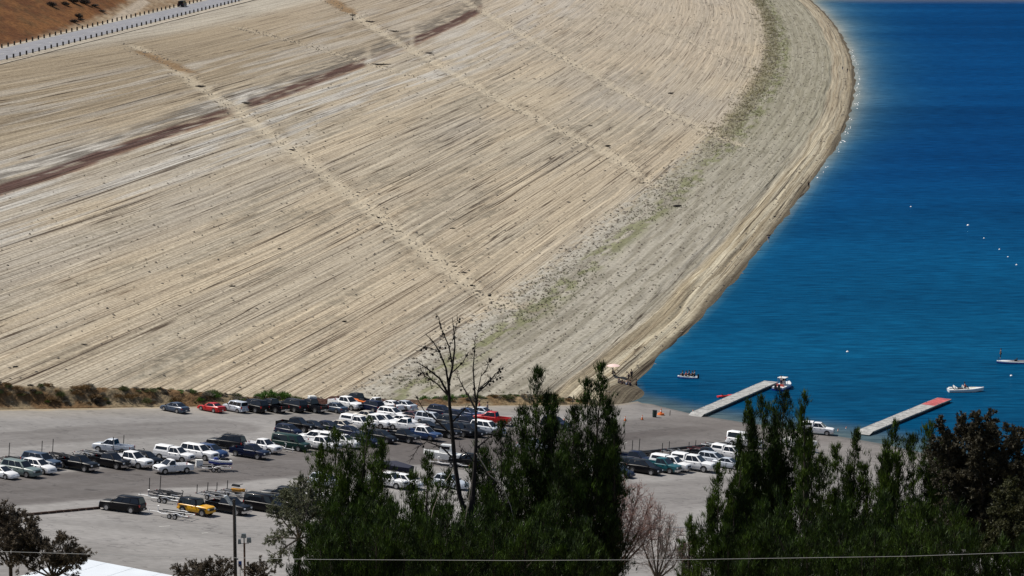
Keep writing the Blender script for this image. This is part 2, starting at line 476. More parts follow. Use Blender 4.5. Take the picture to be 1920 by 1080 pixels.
# ------------------------------------------------------------------ the lake
def build_lake():
    xs = np.concatenate([np.linspace(-40, 120, 80, endpoint=False), np.linspace(120, 420, 100, endpoint=False), np.geomspace(420, 2600, 20)])
    ys = np.concatenate([np.linspace(230, 420, 10, endpoint=False), np.linspace(420, 560, 60, endpoint=False), np.geomspace(560, 5200, 150)])
    X, Y = np.meshgrid(xs, ys)
    d = X - G(Y)
    deep = np.array([0.0010, 0.034, 0.120]); near = np.array([0.0016, 0.054, 0.127])
    C = mix(np.ones(X.shape + (3,)) * near, deep, sst(480, 900, Y))
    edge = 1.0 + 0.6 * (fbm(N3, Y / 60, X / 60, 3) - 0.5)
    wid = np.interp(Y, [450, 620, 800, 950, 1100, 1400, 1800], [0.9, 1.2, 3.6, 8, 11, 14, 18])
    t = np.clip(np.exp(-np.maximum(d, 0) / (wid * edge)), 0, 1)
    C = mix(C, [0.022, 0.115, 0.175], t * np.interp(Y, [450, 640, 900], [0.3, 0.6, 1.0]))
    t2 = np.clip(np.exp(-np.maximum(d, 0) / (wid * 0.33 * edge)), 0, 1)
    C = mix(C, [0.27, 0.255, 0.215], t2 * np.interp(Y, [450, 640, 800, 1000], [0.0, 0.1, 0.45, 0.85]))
    # shallow over the ramp
    rz = lot_z(X, Y)
    C = mix(C, [0.10, 0.125, 0.115], sst(-1.3, -0.05, rz) * sst(520, 490, Y) * 0.75)
    # shallows at the head of the inlet
    C = mix(C, [0.17, 0.145, 0.075], sst(1740, 1850, Y) * 0.7)
    V = np.stack([X, Y, X * 0], -1).reshape(-1, 3)
    me = np_mesh('lake', V, grid_faces(len(ys), len(xs)), C.reshape(-1, 3), np.stack([X / 10, Y / 10], -1).reshape(-1, 2))
    m = attr_mat('lake_water', 0.20, 0.0,
        layers=[('pos', (0.010, 0.03, 0.03), 4, (0.86, 0.90, 0.92), (1.12, 1.10, 1.08), 0.36, 0.64),
                ('pos', (0.16, 0.75, 0.5), 5, (0.62, 0.68, 0.72), (1.36, 1.30, 1.26), 0.33, 0.67), ('pos', (0.003, 0.012, 0.01), 3, (0.80, 0.84, 0.86), (1.14, 1.12, 1.10), 0.4, 0.6)],
        bump=[('pos', (0.35, 1.0, 1.0), 5, 0.5, 0.8)])
    n, l = m.node_tree.nodes, m.node_tree.links
    gl = n.new('ShaderNodeBsdfGlossy'); gl.inputs['Color'].default_value = (0.35, 0.75, 1.0, 1); gl.inputs['Roughness'].default_value = 0.12
    bp = [q for q in n if q.type == 'BUMP'][0]; l.new(bp.outputs[0], gl.inputs['Normal'])
    ms = n.new('ShaderNodeMixShader'); ms.inputs[0].default_value = 0.05
    l.new(n['Principled BSDF'].outputs[0], ms.inputs[1]); l.new(gl.outputs[0], ms.inputs[2]); l.new(ms.outputs[0], n['Material Output'].inputs['Surface'])
    link('lake', me, None, m, kind='structure')
build_lake()

# ------------------------------------------------------------------ the parking lot
LOT_LANES = [   # stained driving lanes: centre line (pixels), half width m, strength
    ([(-200, 945), (0, 925), (240, 900), (450, 880), (640, 862), (820, 845), (1000, 832)], 8.5, 0.75),
    ([(-150, 835), (60, 822), (240, 808), (420, 800)], 6.0, 0.35),
    ([(1000, 838), (1145, 822), (1290, 806), (1400, 794)], 2.6, 0.85),
    ([(900, 850), (1145, 830), (1400, 806), (1520, 800)], 16, 0.68),
    ([(1150, 945), (1270, 925), (1400, 915)], 9.0, 0.25),
    ([(560, 785), (760, 775), (1000, 772)], 3.0, 0.3),
]
def build_lot():
    xs = np.linspace(-150, 112, 300); nq = 240
    Y = np.zeros((nq, len(xs))); X = np.zeros_like(Y)
    for j, x in enumerate(xs):
        Y[:, j] = np.linspace(288, edge_y(x), nq); X[:, j] = x
    Z = lot_z(X, Y) + 0.10 * (fbm(N3, X / 25, Y / 25, 2) - 0.5)
    C = np.ones(X.shape + (3,)) * np.array([0.245, 0.234, 0.224])
    n1 = fbm(N1, X / 30, Y / 9, 4)
    C = C * (0.92 + 0.16 * sst(0.35, 0.65, n1))[..., None]
    P = np.stack([X, Y], -1)
    for px, hw, st in LOT_LANES:
        pts = np.array([on_lot(*p)[:2] for p in px])
        d, al = polyline_dist(P, pts)
        d = d + (fbm(N2, X / 12, Y / 5, 3) - 0.5) * hw * 0.5
        C = mix(C, [0.095, 0.084, 0.080], sst(hw * 1.1, hw * 0.85, d) * st)
        for off in (-0.35, 0.3):
            C = mix(C, [0.105, 0.094, 0.088], sst(0.16 * hw, 0.05 * hw, np.abs(d - hw * (0.35 + off))) * st * 0.5)
    # sun-bleached strip at the far side, sand blown from the berm
    q = edge_y(X) - Y
    C = mix(C, [0.30, 0.27, 0.225], sst(14, 2, q) * sst(30, 10, X) * 0.55)
    C = mix(C, [0.36, 0.29, 0.19], sst(2.6, 0.5, q + (fbm(N4, X / 3, Y / 3, 3) - 0.5) * 3) * 0.8)
    # wet ramp and pale kerb at the waterline
    wl_ = lot_z(X, Y)
    C = mix(C, [0.17, 0.155, 0.145], sst(3.2, 0.5, wl_) * 0.7)
    C = mix(C, [0.10, 0.10, 0.095], sst(0.25, 0.05, wl_) * 0.8)
    V = np.stack([X, Y, Z], -1).reshape(-1, 3)
    me = np_mesh('parking_lot', V, grid_faces(nq, len(xs)), C.reshape(-1, 3), np.stack([X / 10, Y / 10], -1).reshape(-1, 2))
    m = attr_mat('worn_asphalt', 0.9, 0.15,
        layers=[('pos', (0.05, 0.16, 0.1), 6, (0.91, 0.905, 0.90), (1.07, 1.07, 1.07), 0.35, 0.65),
                ('pos', (0.8, 1.3, 1.0), 5, (0.90, 0.90, 0.90), (1.08, 1.08, 1.08), 0.35, 0.65),
                ('ridge', (0.9, 1.6, 1), 4, (0.74, 0.74, 0.75), (1, 1, 1), 0.002, 0.008), ('pos', (0.35, 0.5, 0.4), 2, (1, 1, 1), (0.72, 0.71, 0.71), 0.68, 0.74)],
        bump=[('pos', (3, 3, 3), 4, 0.05, 0.4)])
    link('parking_lot', me, None, m, kind='structure')
build_lot()

def lot_ground(x, y):
    return float(lot_z(x, y) + 0.10 * (fbm(N3, x / 25, y / 25, 2) - 0.5))

# ------------------------------------------------------------------ rough bank between the lot and the dam
def bank_z(x, y):
    h, q = berm(x, y)
    w = x - G(y)
    lz = lot_z(x, y); base = lz + (face(w) - lz) * sst(0.5, 5, q) - 0.25 * sst(5.0, 7.5, q)
    rough = (fbm(N3, x / 1.3, y / 1.3, 3) - 0.42) * 1.0
    return base + h + rough * sst(0.2, 1.0, h) * 0.8 - 0.5 * sst(0.12, 0.03, h)
def build_bank():
    xs = np.linspace(-138, 18, 620); qs = np.linspace(-0.6, 10.5, 44)
    X, Q = np.meshgrid(xs, qs); Y = edge_y(X) + Q
    Z = bank_z(X, Y)
    n = fbm(N2, X / 2.5, Y / 2.5, 3)
    C = mix(np.ones(X.shape + (3,)) * np.array([0.14, 0.085, 0.042]), [0.22, 0.17, 0.105], sst(0.4, 0.6, n))
    C = mix(C, [0.385, 0.33, 0.255], sst(3.6, 6.0, Q + (n - 0.5) * 3))
    C = mix(C, [0.060, 0.030, 0.024], sst(-38, -33, X) * sst(-12, -18, X) * sst(5.5, 4.2, Q + (fbm(N4, X / 3, Y / 3, 2) - 0.5) * 3))
    C = mix(C, [0.28, 0.21, 0.12], sst(-6, 2, X) * 0.7)
    me = np_mesh('brush_bank', np.stack([X, Y, Z], -1).reshape(-1, 3), grid_faces(len(qs), len(xs)), C.reshape(-1, 3), np.stack([X / 10, Y / 10], -1).reshape(-1, 2))
    link('bank', me, None, attr_mat('bank_earth', 0.95, 0.1, layers=[('pos', (1.8, 1.8, 1.8), 6, (0.65, 0.65, 0.65), (1.25, 1.25, 1.25), 0.35, 0.65)], bump=[('pos', (2, 2, 2), 4, 0.4, 0.6)]), kind='structure')
build_bank()

# ------------------------------------------------------------------ near hillside under the camera
def hill_z(x, y):
    r = np.interp(y, [-200, -60, 0, 8, 50, 100, 200, 240, 285, 300], [82, 80, 78.5, 76, 62, 45, 17, 8.5, 1.0, -0.6])
    return lot_z(np.clip(x, -90, 70), 300) + r + np.where(y < 285, 1.2 * (fbm(N2, x / 14, y / 14, 3) - 0.5), 0) - np.where(y > 284, 0.25, 0)
def build_hill():
    xs = np.linspace(-260, 260, 130); ys = np.linspace(-120, 300, 120)
    X, Y = np.meshgrid(xs, ys)
    Z = hill_z(X, Y)
    C = mix(np.ones(X.shape + (3,)) * np.array([0.20, 0.15, 0.085]), [0.12, 0.115, 0.05], sst(0.4, 0.6, fbm(N1, X / 12, Y / 12, 3)))
    me = np_mesh('hillside', np.stack([X, Y, Z], -1).reshape(-1, 3), grid_faces(len(ys), len(xs)), C.reshape(-1, 3), np.stack([X / 10, Y / 10], -1).reshape(-1, 2))
    link('hillside', me, None, attr_mat('dry_hillside', 0.95, 0.1, layers=[('pos', (0.6, 0.6, 0.6), 6, (0.7, 0.7, 0.7), (1.25, 1.25, 1.25), 0.35, 0.65)]), kind='structure')
build_hill()

# ------------------------------------------------------------------ crest road and the hill behind it
road_w = float((far_a - near_a) @ cnrm)
def crest_pt(s, off): return near_a + cdir * s + cnrm * off
def build_road():
    ss = np.linspace(-260, 900, 240)
    offs = [0.9, road_w - 0.9]
    V = []; C = []
    cols = np.linspace(offs[0], offs[1], 14)
    for s in ss:
        for o in cols:
            p = crest_pt(s, o); V.append((p[0], p[1], CREST + 0.06)); C.append((0.235, 0.235, 0.25))
    V = np.array(V); C = np.array(C)
    me = np_mesh('crest_road', V, grid_faces(len(ss), len(cols))[:, ::-1], C, V[:, :2] / 10)
    link('crest_road', me, None, attr_mat('road_asphalt', 0.85, 0.2, layers=[('pos', (0.3, 0.3, 0.3), 5, (0.85, 0.85, 0.85), (1.1, 1.1, 1.1), 0.35, 0.65)]), kind='structure')
    mk = MB(); y0 = (offs[0] + offs[1]) / 2
    for s in np.arange(-60, 700, 12.0):
        a, b_ = crest_pt(s, y0 - 0.08), crest_pt(s + 3, y0 + 0.08)
        c = crest_pt(s + 1.5, y0)
        mk.box((c[0], c[1], CREST + 0.066), (3.0, 0.14, 0.008), math.atan2(cdir[1], cdir[0]))
    link('road_marking', mk.mesh('road_marking', mat('worn_line_paint', (0.62, 0.58, 0.46), 0.8)), None, kind='structure')
build_road()

def on_backhill(px, py):
    r = ray(px, py); t = np.linspace(600, 1500, 6000)
    x, y, z = r[0] * t, r[1] * t, CAMZ + r[2] * t
    S = (x - near_a[0]) * cdir[0] + (y - near_a[1]) * cdir[1]; O = (x - near_a[0]) * cnrm[0] + (y - near_a[1]) * cnrm[1]
    i = int(np.argmax((z < backhill_z(S, O)) & (O > road_w)))
    return S[i], O[i]
def backhill_z(s, o):
    q = np.maximum(o - road_w - 1.2, 0)
    r = np.interp(q, [0, 1.5, 6, 30, 120, 400], [-0.05, 0.1, 1.8, 12.5, 50, 130])
    return CREST - 0.02 + r + 0.5 * (fbm(N4, s / 7, o / 7, 3) - 0.5) * sst(1, 4, q)
def build_backhill():
    ss = np.linspace(-260, 900, 330); oo = np.concatenate([np.linspace(-3, road_w + 1.2, 6, endpoint=False), road_w + 1.2 + np.linspace(0, 1, 110) ** 1.6 * 260])
    S, O = np.meshgrid(ss, oo)
    Z = backhill_z(S, O)
    X = near_a[0] + cdir[0] * S + cnrm[0] * O; Y = near_a[1] + cdir[1] * S + cnrm[1] * O
    Z = np.where(O < road_w + 1.2, CREST - 0.02, Z)
    brown = mix(np.ones(X.shape + (3,)) * np.array([0.120, 0.050, 0.020]), [0.185, 0.083, 0.030], sst(0.35, 0.65, fbm(N1, S / 11, O / 6, 4)))
    brown = mix(brown, [0.11, 0.06, 0.025], sst(0.55, 0.7, fbm(N3, S / 5, O / 3, 3)) * 0.7)
    gravel = mix(np.ones(X.shape + (3,)) * np.array([0.33, 0.25, 0.165]), [0.24, 0.165, 0.10], sst(0.4, 0.6, fbm(N2, S / 3, O / 2, 4)))
    # gravelly cut widens along the road
    bp_ = [on_backhill(*p) for p in ((2, 86), (60, 73), (120, 54), (190, 28), (240, 2))]
    bs = [-60] + [q[0] for q in bp_] + [bp_[-1][0] + 60]; bo = [bp_[0][1]] + [q[1] for q in bp_] + [bp_[-1][1] + 60]
    bnd = np.interp(S, bs, bo)
    k = sst(-1.5, 1.5, O - bnd + (fbm(N5, S / 6, O / 4, 3) - 0.5) * 3)
    C = gravel * (1 - k[..., None]) + brown * k[..., None]
    dl, _ = polyline_dist(np.stack([S, O], -1), np.array([on_backhill(*p) for p in ((205, 44), (225, 34), (245, 20), (262, 8), (272, 1))], float))
    C = mix(C, [0.40, 0.33, 0.25], sst(2.4, 1.2, dl))
    C = mix(C, [0.38, 0.34, 0.28], sst(road_w + 2.5, road_w + 0.6, O) * 0.9)
    me = np_mesh('abutment_hill', np.stack([X, Y, Z], -1).reshape(-1, 3), grid_faces(len(oo), len(ss)), C.reshape(-1, 3), np.stack([S / 10, O / 10], -1).reshape(-1, 2))
    link('abutment_hill', me, None, attr_mat('dry_grass_hill', 0.95, 0.1, layers=[('pos', (0.8, 0.8, 0.8), 6, (0.72, 0.72, 0.72), (1.25, 1.25, 1.25), 0.35, 0.65)], bump=[('pos', (0.8, 0.8, 0.8), 4, 0.4, 0.5)]), kind='structure')
build_backhill()

def build_far_shore():
    xs = np.linspace(150, 1700, 160); vs = np.linspace(0, 1, 40) ** 1.8
    X, Vv = np.meshgrid(xs, vs)
    base = np.interp(X, [150, 205, 260, 330, 420, 700, 1700], [1930, 1870, 1838, 1828, 1845, 1890, 2030]) + 10 * (fbm(N2, X / 40, X * 0, 3) - 0.5)
    Y = base + Vv * 900
    Z = -1.0 + Vv * 900 * 0.12 + 4 * (fbm(N3, X / 60, Y / 60, 3) - 0.5) * Vv
    C = mix(np.ones(X.shape + (3,)) * np.array([0.24, 0.175, 0.10]), [0.12, 0.11, 0.05], sst(0.4, 0.6, fbm(N1, X / 40, Y / 60, 3)))
    me = np_mesh('far_shore', np.stack([X, Y, Z], -1).reshape(-1, 3), grid_faces(len(vs), len(xs)), C.reshape(-1, 3), np.stack([X / 10, Y / 10], -1).reshape(-1, 2))
    link('far_shore', me, None, attr_mat('far_bank_earth', 0.95, 0.1, layers=[('pos', (0.1, 0.1, 0.1), 5, (0.8, 0.8, 0.8), (1.15, 1.15, 1.15), 0.35, 0.65)]), kind='structure')
build_far_shore()
# ------------------------------------------------------------------ vehicles
PAINT = {
    'white': (0.86, 0.86, 0.86), 'silver': (0.50, 0.54, 0.60), 'grey': (0.16, 0.18, 0.19), 'black': (0.004, 0.004, 0.006), 'navy': (0.006, 0.011, 0.036),
    'blue': (0.02, 0.05, 0.14), 'slate': (0.05, 0.075, 0.12), 'red': (0.50, 0.012, 0.016), 'maroon': (0.07, 0.015, 0.018), 'yellow': (0.72, 0.36, 0.004),
    'teal': (0.012, 0.10, 0.12), 'green': (0.010, 0.035, 0.030), 'sage': (0.16, 0.21, 0.20), 'tan': (0.50, 0.46, 0.40), 'charcoal': (0.011, 0.012, 0.016), 'cream': (0.75, 0.72, 0.62), 'orange': (0.75, 0.17, 0.02)}
def paint(c): return mat('paint_' + c, PAINT[c], 0.36, 0.0, 0.22 if max(PAINT[c]) < 0.07 else 0.4, 0.06 if max(PAINT[c]) < 0.07 else 0.22)
M_GLASS = mat('tinted_glass', (0.010, 0.012, 0.016), 0.06, 0.0, 0.6)
M_TYRE = mat('tyre_rubber', (0.012, 0.012, 0.012), 0.85)
M_RIM = mat('alloy_rim', (0.45, 0.45, 0.46), 0.35, 0.8)
M_DARK = mat('black_plastic', (0.014, 0.014, 0.015), 0.55)
M_CHROME = mat('chrome_trim', (0.6, 0.6, 0.62), 0.2, 0.9)
M_LAMP = mat('headlamp_lens', (0.72, 0.74, 0.78), 0.12)
M_TAIL = mat('tail_lamp_lens', (0.35, 0.01, 0.01), 0.2)
M_STEEL = mat('galvanised_steel', (0.42, 0.43, 0.44), 0.45, 0.5, noise=0.15)
M_BLACKSTEEL = mat('black_painted_steel', (0.018, 0.018, 0.020), 0.5)
M_WHITEPLASTIC = mat('white_gelcoat', (0.80, 0.80, 0.78), 0.3, coat=0.4)

#        L    W    hoodz beltz  cab base   roof       roofz  clr  wheel r, axles(r,f)
SPEC = {
 'sedan':   dict(L=4.75, W=1.82, hood=0.88, belt=0.95, cb=(-1.90, 1.25), cr=(-0.85, 0.15), rz=1.45, clr=0.20, wr=0.325, ax=(-1.36, 1.40), trunk=1.00, nside=2),
 'coupe':   dict(L=4.55, W=1.80, hood=0.82, belt=0.90, cb=(-1.85, 0.95), cr=(-0.85, 0.05), rz=1.36, clr=0.18, wr=0.33, ax=(-1.30, 1.35), trunk=1.02, nside=1),
 'hatch':   dict(L=4.15, W=1.76, hood=0.95, belt=1.00, cb=(-1.98, 1.10), cr=(-1.60, 0.25), rz=1.54, clr=0.20, wr=0.32, ax=(-1.22, 1.30), trunk=1.0, nside=2),
 'suv':     dict(L=4.75, W=1.88, hood=1.06, belt=1.14, cb=(-2.30, 1.15), cr=(-1.85, 0.15), rz=1.74, clr=0.26, wr=0.37, ax=(-1.35, 1.42), trunk=1.1, nside=3),
 'bigsuv':  dict(L=5.55, W=2.02, hood=1.16, belt=1.22, cb=(-2.72, 1.25), cr=(-2.40, 0.35), rz=1.92, clr=0.28, wr=0.40, ax=(-1.62, 1.68), trunk=1.2, nside=3),
 'boxy':    dict(L=4.00, W=1.74, hood=1.02, belt=1.06, cb=(-1.93, 1.05), cr=(-1.84, 0.55), rz=1.66, clr=0.20, wr=0.31, ax=(-1.20, 1.32), trunk=1.0, nside=3),
 'minivan': dict(L=5.05, W=1.98, hood=1.02, belt=1.08, cb=(-2.42, 1.55), cr=(-2.15, 0.50), rz=1.78, clr=0.20, wr=0.34, ax=(-1.45, 1.58), trunk=1.1, nside=3),
 'van':     dict(L=5.60, W=2.02, hood=1.14, belt=1.20, cb=(-2.75, 1.85), cr=(-2.70, 1.15), rz=2.08, clr=0.26, wr=0.37, ax=(-1.65, 1.80), trunk=1.2, nside=2),
 'offroad': dict(L=4.55, W=1.88, hood=1.18, belt=1.20, cb=(-2.12, 0.62), cr=(-2.08, 0.38), rz=1.88, clr=0.40, wr=0.42, ax=(-1.45, 1.48), trunk=1.2, nside=3),
 'crew':    dict(L=5.85, W=2.02, hood=1.18, belt=1.24, cb=(-0.88, 1.55), cr=(-0.66, 0.62), rz=1.92, clr=0.34, wr=0.40, ax=(-1.80, 1.88), bed=(-2.88, -0.90), nside=2),
 'ext':     dict(L=5.70, W=1.98, hood=1.14, belt=1.20, cb=(-0.52, 1.55), cr=(-0.34, 0.68), rz=1.86, clr=0.33, wr=0.39, ax=(-1.75, 1.84), bed=(-2.80, -0.54), nside=2),
 'reg':     dict(L=5.45, W=1.98, hood=1.14, belt=1.20, cb=(0.0, 1.52), cr=(0.14, 0.70), rz=1.86, clr=0.33, wr=0.39, ax=(-1.62, 1.76), bed=(-2.70, -0.02), nside=1),
}
def ring(x, zb, zt, hw, top=0.88):
    return [(x, -hw * 0.9, zb), (x, -hw * 0.985, zb + 0.14), (x, -hw, zb + 0.55 * (zt - zb)), (x, -hw * 0.985, zt - 0.09), (x, -hw * top, zt), (x, -hw * 0.4, zt + 0.02), (x, hw * 0.4, zt + 0.02), (x, hw * top, zt), (x, hw * 0.985, zt - 0.09), (x, hw, zb + 0.55 * (zt - zb)), (x, hw * 0.985, zb + 0.14), (x, hw * 0.9, zb)]

def frustum_pts(cb, cr, z0, z1, hw0, hw1):
    b0, b1 = cb; r0, r1 = cr
    return dict(rl=Vector((b0, hw0, z0)), rr=Vector((b0, -hw0, z0)), fl=Vector((b1, hw0, z0)), fr=Vector((b1, -hw0, z0)),
                trl=Vector((r0, hw1, z1)), trr=Vector((r0, -hw1, z1)), tfl=Vector((r1, hw1, z1)), tfr=Vector((r1, -hw1, z1)))
def quad_on(a, b_, c, d, u0, u1, v0, v1, lift):
    """sub-quad of the quad a(bottom-left) b(bottom-right) c(top-right) d(top-left), lifted off it"""
    n = (b_ - a).cross(d - a).normalized() * lift
    def P(u, v): return (a * (1 - u) + b_ * u) * (1 - v) + (d * (1 - u) + c * u) * v + n
    def Q(u, v): return P(u, v) - n * 2.2
    vs = [P(u0, v0), P(u1, v0), P(u1, v1), P(u0, v1), Q(u0, v0), Q(u1, v0), Q(u1, v1), Q(u0, v1)]
    return MB().add(vs, [(0, 1, 2, 3), (7, 6, 5, 4), (0, 4, 5, 1), (1, 5, 6, 2), (2, 6, 7, 3), (3, 7, 4, 0)])

PROTO = {}
def vehicle_parts(kind, shell=False, rack=False, two_tone=None):
    key = (kind, shell, rack)
    if key in PROTO: return PROTO[key]
    s = SPEC[kind]; L, Wd = s['L'], s['W']; hw = Wd / 2; parts = []   # (name, mesh, matkey, parent index)
    f, r = L / 2, -L / 2
    clr = s['clr']; cb, cr = s['cb'], s['cr']
    pick = 'bed' in s
    flat = kind in ('offroad', 'van', 'boxy', 'crew', 'ext', 'reg', 'bigsuv')
    nose = s['hood'] - (0.10 if flat else 0.26)
    st = []
    if pick:
        st += [(s['bed'][1] + 0.03, clr, s['belt'] - 0.02, hw)]
    else:
        tz = s['trunk']
        st += [(r, clr + 0.14, tz - 0.20, hw * 0.86), (r + 0.10, clr + 0.05, tz - 0.06, hw * 0.95), (r + 0.35, clr, tz, hw)]
        if cb[0] > r + 0.5: st += [(cb[0], clr, s['belt'], hw)]
    st += [((cb[0] + cb[1]) / 2, clr, s['belt'], hw), (cb[1] - 0.15, clr, s['belt'] - 0.01, hw), (cb[1] + 0.15, clr, s['hood'] + 0.02, hw * 0.99), (f - 0.35, clr, (s['hood'] + nose) / 2 + 0.03, hw * 0.97), (f - 0.10, clr + 0.06, nose, hw * 0.93), (f, clr + 0.16, nose - 0.16, hw * 0.82)]
    b = MB().loft([ring(*q) for q in st])
    parts.append(('body', b.mesh('body'), 'paint', None))
    # cabin: roof, pillars
    hw0, hw1 = hw * 0.93, hw * (0.80 if kind in ('offroad', 'van', 'boxy') else 0.70)
    z0, z1 = s['belt'] - 0.06, s['rz']
    P = frustum_pts(cb, cr, z0, z1, hw0, hw1)
    c = MB()
    rings = []
    for t, k in ((0, 1.0), (0.92, 1.0), (1.0, 0.90)):
        z = z0 + (z1 - z0) * t
        tt = min(t * 1.0, 1.0)
        xr = cb[0] + (cr[0] - cb[0]) * tt; xf = cb[1] + (cr[1] - cb[1]) * tt; h = hw0 + (hw1 - hw0) * tt
        xm = (xr + xf) / 2; xr = xm + (xr - xm) * (1 - (1 - k) * 0.6); xf = xm + (xf - xm) * (1 - (1 - k) * 0.6); h *= k
        rings.append([(xr, -h, z), (xf, -h, z), (xf, h, z), (xr, h, z)])
    c.loft(rings)
    parts.append(('cabin', c.mesh('cabin', angle=50), 'cabin', None))
    parts.append(('windshield', quad_on(P['fr'], P['fl'], P['tfl'], P['tfr'], 0.04, 0.96, 0.06, 0.93, 0.012).mesh('windshield', smooth=False), M_GLASS, None))
    parts.append(('rear_window', quad_on(P['rl'], P['rr'], P['trr'], P['trl'], 0.05, 0.95, 0.14, 0.92, 0.012).mesh('rear_window', smooth=False), M_GLASS, None))
    n = s['nside']
    cuts = {1: [(0.10, 0.88)], 2: [(0.06, 0.49), (0.515, 0.91)], 3: [(0.03, 0.325), (0.345, 0.63), (0.65, 0.93)]}[n]
    if kind == 'van': cuts = [(0.05, 0.60), (0.70, 0.90)]
    for u0, u1 in cuts:
        parts.append(('side_window', quad_on(P['rr'], P['fr'], P['tfr'], P['trr'], u0, u1, 0.12, 0.89, 0.012).mesh('side_window', smooth=False), M_GLASS, None))
        parts.append(('side_window', quad_on(P['fl'], P['rl'], P['trl'], P['tfl'], 1 - u1, 1 - u0, 0.12, 0.89, 0.012).mesh('side_window', smooth=False), M_GLASS, None))
    # door seams and handles
    for sy in (-1, 1):
        for u0, u1 in cuts[-2:]:
            x = cb[0] + (cb[1] - cb[0]) * (u0 + 0.06)
            h = MB().box((x + 0.08, sy * (hw + 0.008), s['belt'] - 0.20), (0.20, 0.03, 0.05))
            parts.append(('door_handle', h.mesh('door_handle'), M_DARK, None))
    if pick:
        x0, x1 = s['bed']; zt = s['belt'] - 0.03; zf = 0.78
        bed = MB()
        bed.box(((x0 + x1) / 2, 0, (clr + 0.08 + zf) / 2), (x1 - x0, Wd * 0.96, zf - clr - 0.08))
        for sy in (-1, 1): bed.box(((x0 + x1) / 2, sy * (hw - 0.07), (zf + zt) / 2), (x1 - x0, 0.13, zt - zf))
        bed.box((x1 - 0.05, 0, (zf + zt) / 2), (0.08, Wd - 0.28, zt - zf))
        parts.append(('cargo_bed', bed.mesh('cargo_bed', smooth=False), 'paint', None))
        tg = MB().box((x0 + 0.02, 0, (zf + zt) / 2 - 0.06), (0.09, Wd - 0.10, zt - zf + 0.02))
        parts.append(('tailgate', tg.mesh('tailgate', smooth=False), 'paint', None))
        bi = len(parts)
        if shell:
            S = frustum_pts((x0 + 0.02, x1 + 0.04), (x0 + 0.22, x1 + 0.02), zt + 0.01, s['rz'] + 0.06, hw * 0.97, hw * 0.78)
            sm = MB(); rr = []
            for t, k in ((0, 1), (0.9, 1), (1, 0.9)):
                xr = (x0 + 0.02) + 0.20 * t; xf = x1 + 0.04 - 0.02 * t; h = (hw * 0.97 + (hw * 0.78 - hw * 0.97) * t) * k; z = zt + 0.01 + (s['rz'] + 0.05 - zt) * t
                rr.append([(xr, -h, z), (xf, -h, z), (xf, h, z), (xr, h, z)])
            sm.loft(rr)
            parts.append(('camper_shell', sm.mesh('camper_shell', angle=50), 'cabin', None)); si = len(parts) - 1
            parts.append(('shell_window', quad_on(S['rr'], S['fr'], S['tfr'], S['trr'], 0.10, 0.92, 0.30, 0.80, 0.014).mesh('shell_window', smooth=False), M_GLASS, si))
            parts.append(('shell_window', quad_on(S['fl'], S['rl'], S['trl'], S['tfl'], 0.08, 0.90, 0.30, 0.80, 0.014).mesh('shell_window', smooth=False), M_GLASS, si))
            parts.append(('shell_window', quad_on(S['rl'], S['rr'], S['trr'], S['trl'], 0.12, 0.88, 0.25, 0.85, 0.014).mesh('shell_window', smooth=False), M_GLASS, si))
    if kind == 'offroad':
        parts.append(('spare_wheel', MB().tube([(r - 0.02, 0, 1.0), (r - 0.24, 0, 1.0)], 0.38, 14).mesh('spare_wheel'), M_TYRE, None))
        for sx, ax in ((0, s['ax'][0]), (1, s['ax'][1])):
            for sy in (-1, 1):
                parts.append(('fender', MB().box((ax, sy * (hw + 0.06), 0.98), (1.10, 0.22, 0.09)).mesh('fender'), M_DARK, None))
    # wheels
    for ax in s['ax']:
        for sy in (-1, 1):
            wr = s['wr']
            yo = sy * (hw - 0.02); yi = sy * (hw - 0.25)
            ar = [(ax + wr * 1.22 * math.cos(a), sy * (hw + 0.006), wr + wr * 1.22 * math.sin(a)) for a in [math.pi * k / 10 for k in range(11)]]
            arch = MB().add(ar + [(p[0], sy * (hw - 0.20), p[2]) for p in ar], [tuple(range(11))] + [(k, k + 1, k + 12, k + 11) for k in range(10)])
            parts.append(('wheel_arch', arch.mesh('wheel_arch', smooth=False), M_DARK, None))
            t = MB(); prof = [(wr * 0.80, yi), (wr, yi + sy * 0.03), (wr, yo + sy * 0.02 - sy * 0.03), (wr * 0.80, yo + sy * 0.03)]
            rings_ = [[(ax + q * math.cos(2 * math.pi * k / 16), y, wr + q * math.sin(2 * math.pi * k / 16)) for k in range(16)] for q, y in prof]
            t.loft(rings_)
            parts.append(('wheel', t.mesh('wheel', angle=60), M_TYRE, None)); wi = len(parts) - 1
            d = MB().tube([(ax, yo + sy * 0.02, wr), (ax, yo + sy * 0.042, wr)], wr * 0.62, 12)
            parts.append(('rim', d.mesh('rim'), M_RIM, wi))
    # lamps, grille, bumpers, mirrors, plate
    for sy in (-1, 1):
        parts.append(('headlight', MB().box((f - 0.05, sy * hw * 0.70, nose - 0.16), (0.14, hw * 0.30, 0.17), 0).mesh('headlight'), M_LAMP, None))
        tx = s['bed'][0] + 0.03 if pick else r + 0.07
        parts.append(('tail_light', MB().box((tx, sy * hw * 0.84, (s['belt'] - 0.22)), (0.14, hw * 0.20, 0.30 if flat else 0.18)).mesh('tail_light'), M_TAIL, None))
        parts.append(('mirror', MB().box((cb[1] - 0.28, sy * (hw + 0.09), s['belt'] + 0.06), (0.10, 0.22, 0.16)).mesh('mirror'), 'mirror', None))
    parts.append(('grille', MB().box((f - 0.01, 0, nose - 0.24), (0.06, hw * 1.0, 0.24 if flat else 0.14)).mesh('grille'), M_DARK, None))
    bm_ = M_CHROME if pick else 'paint'
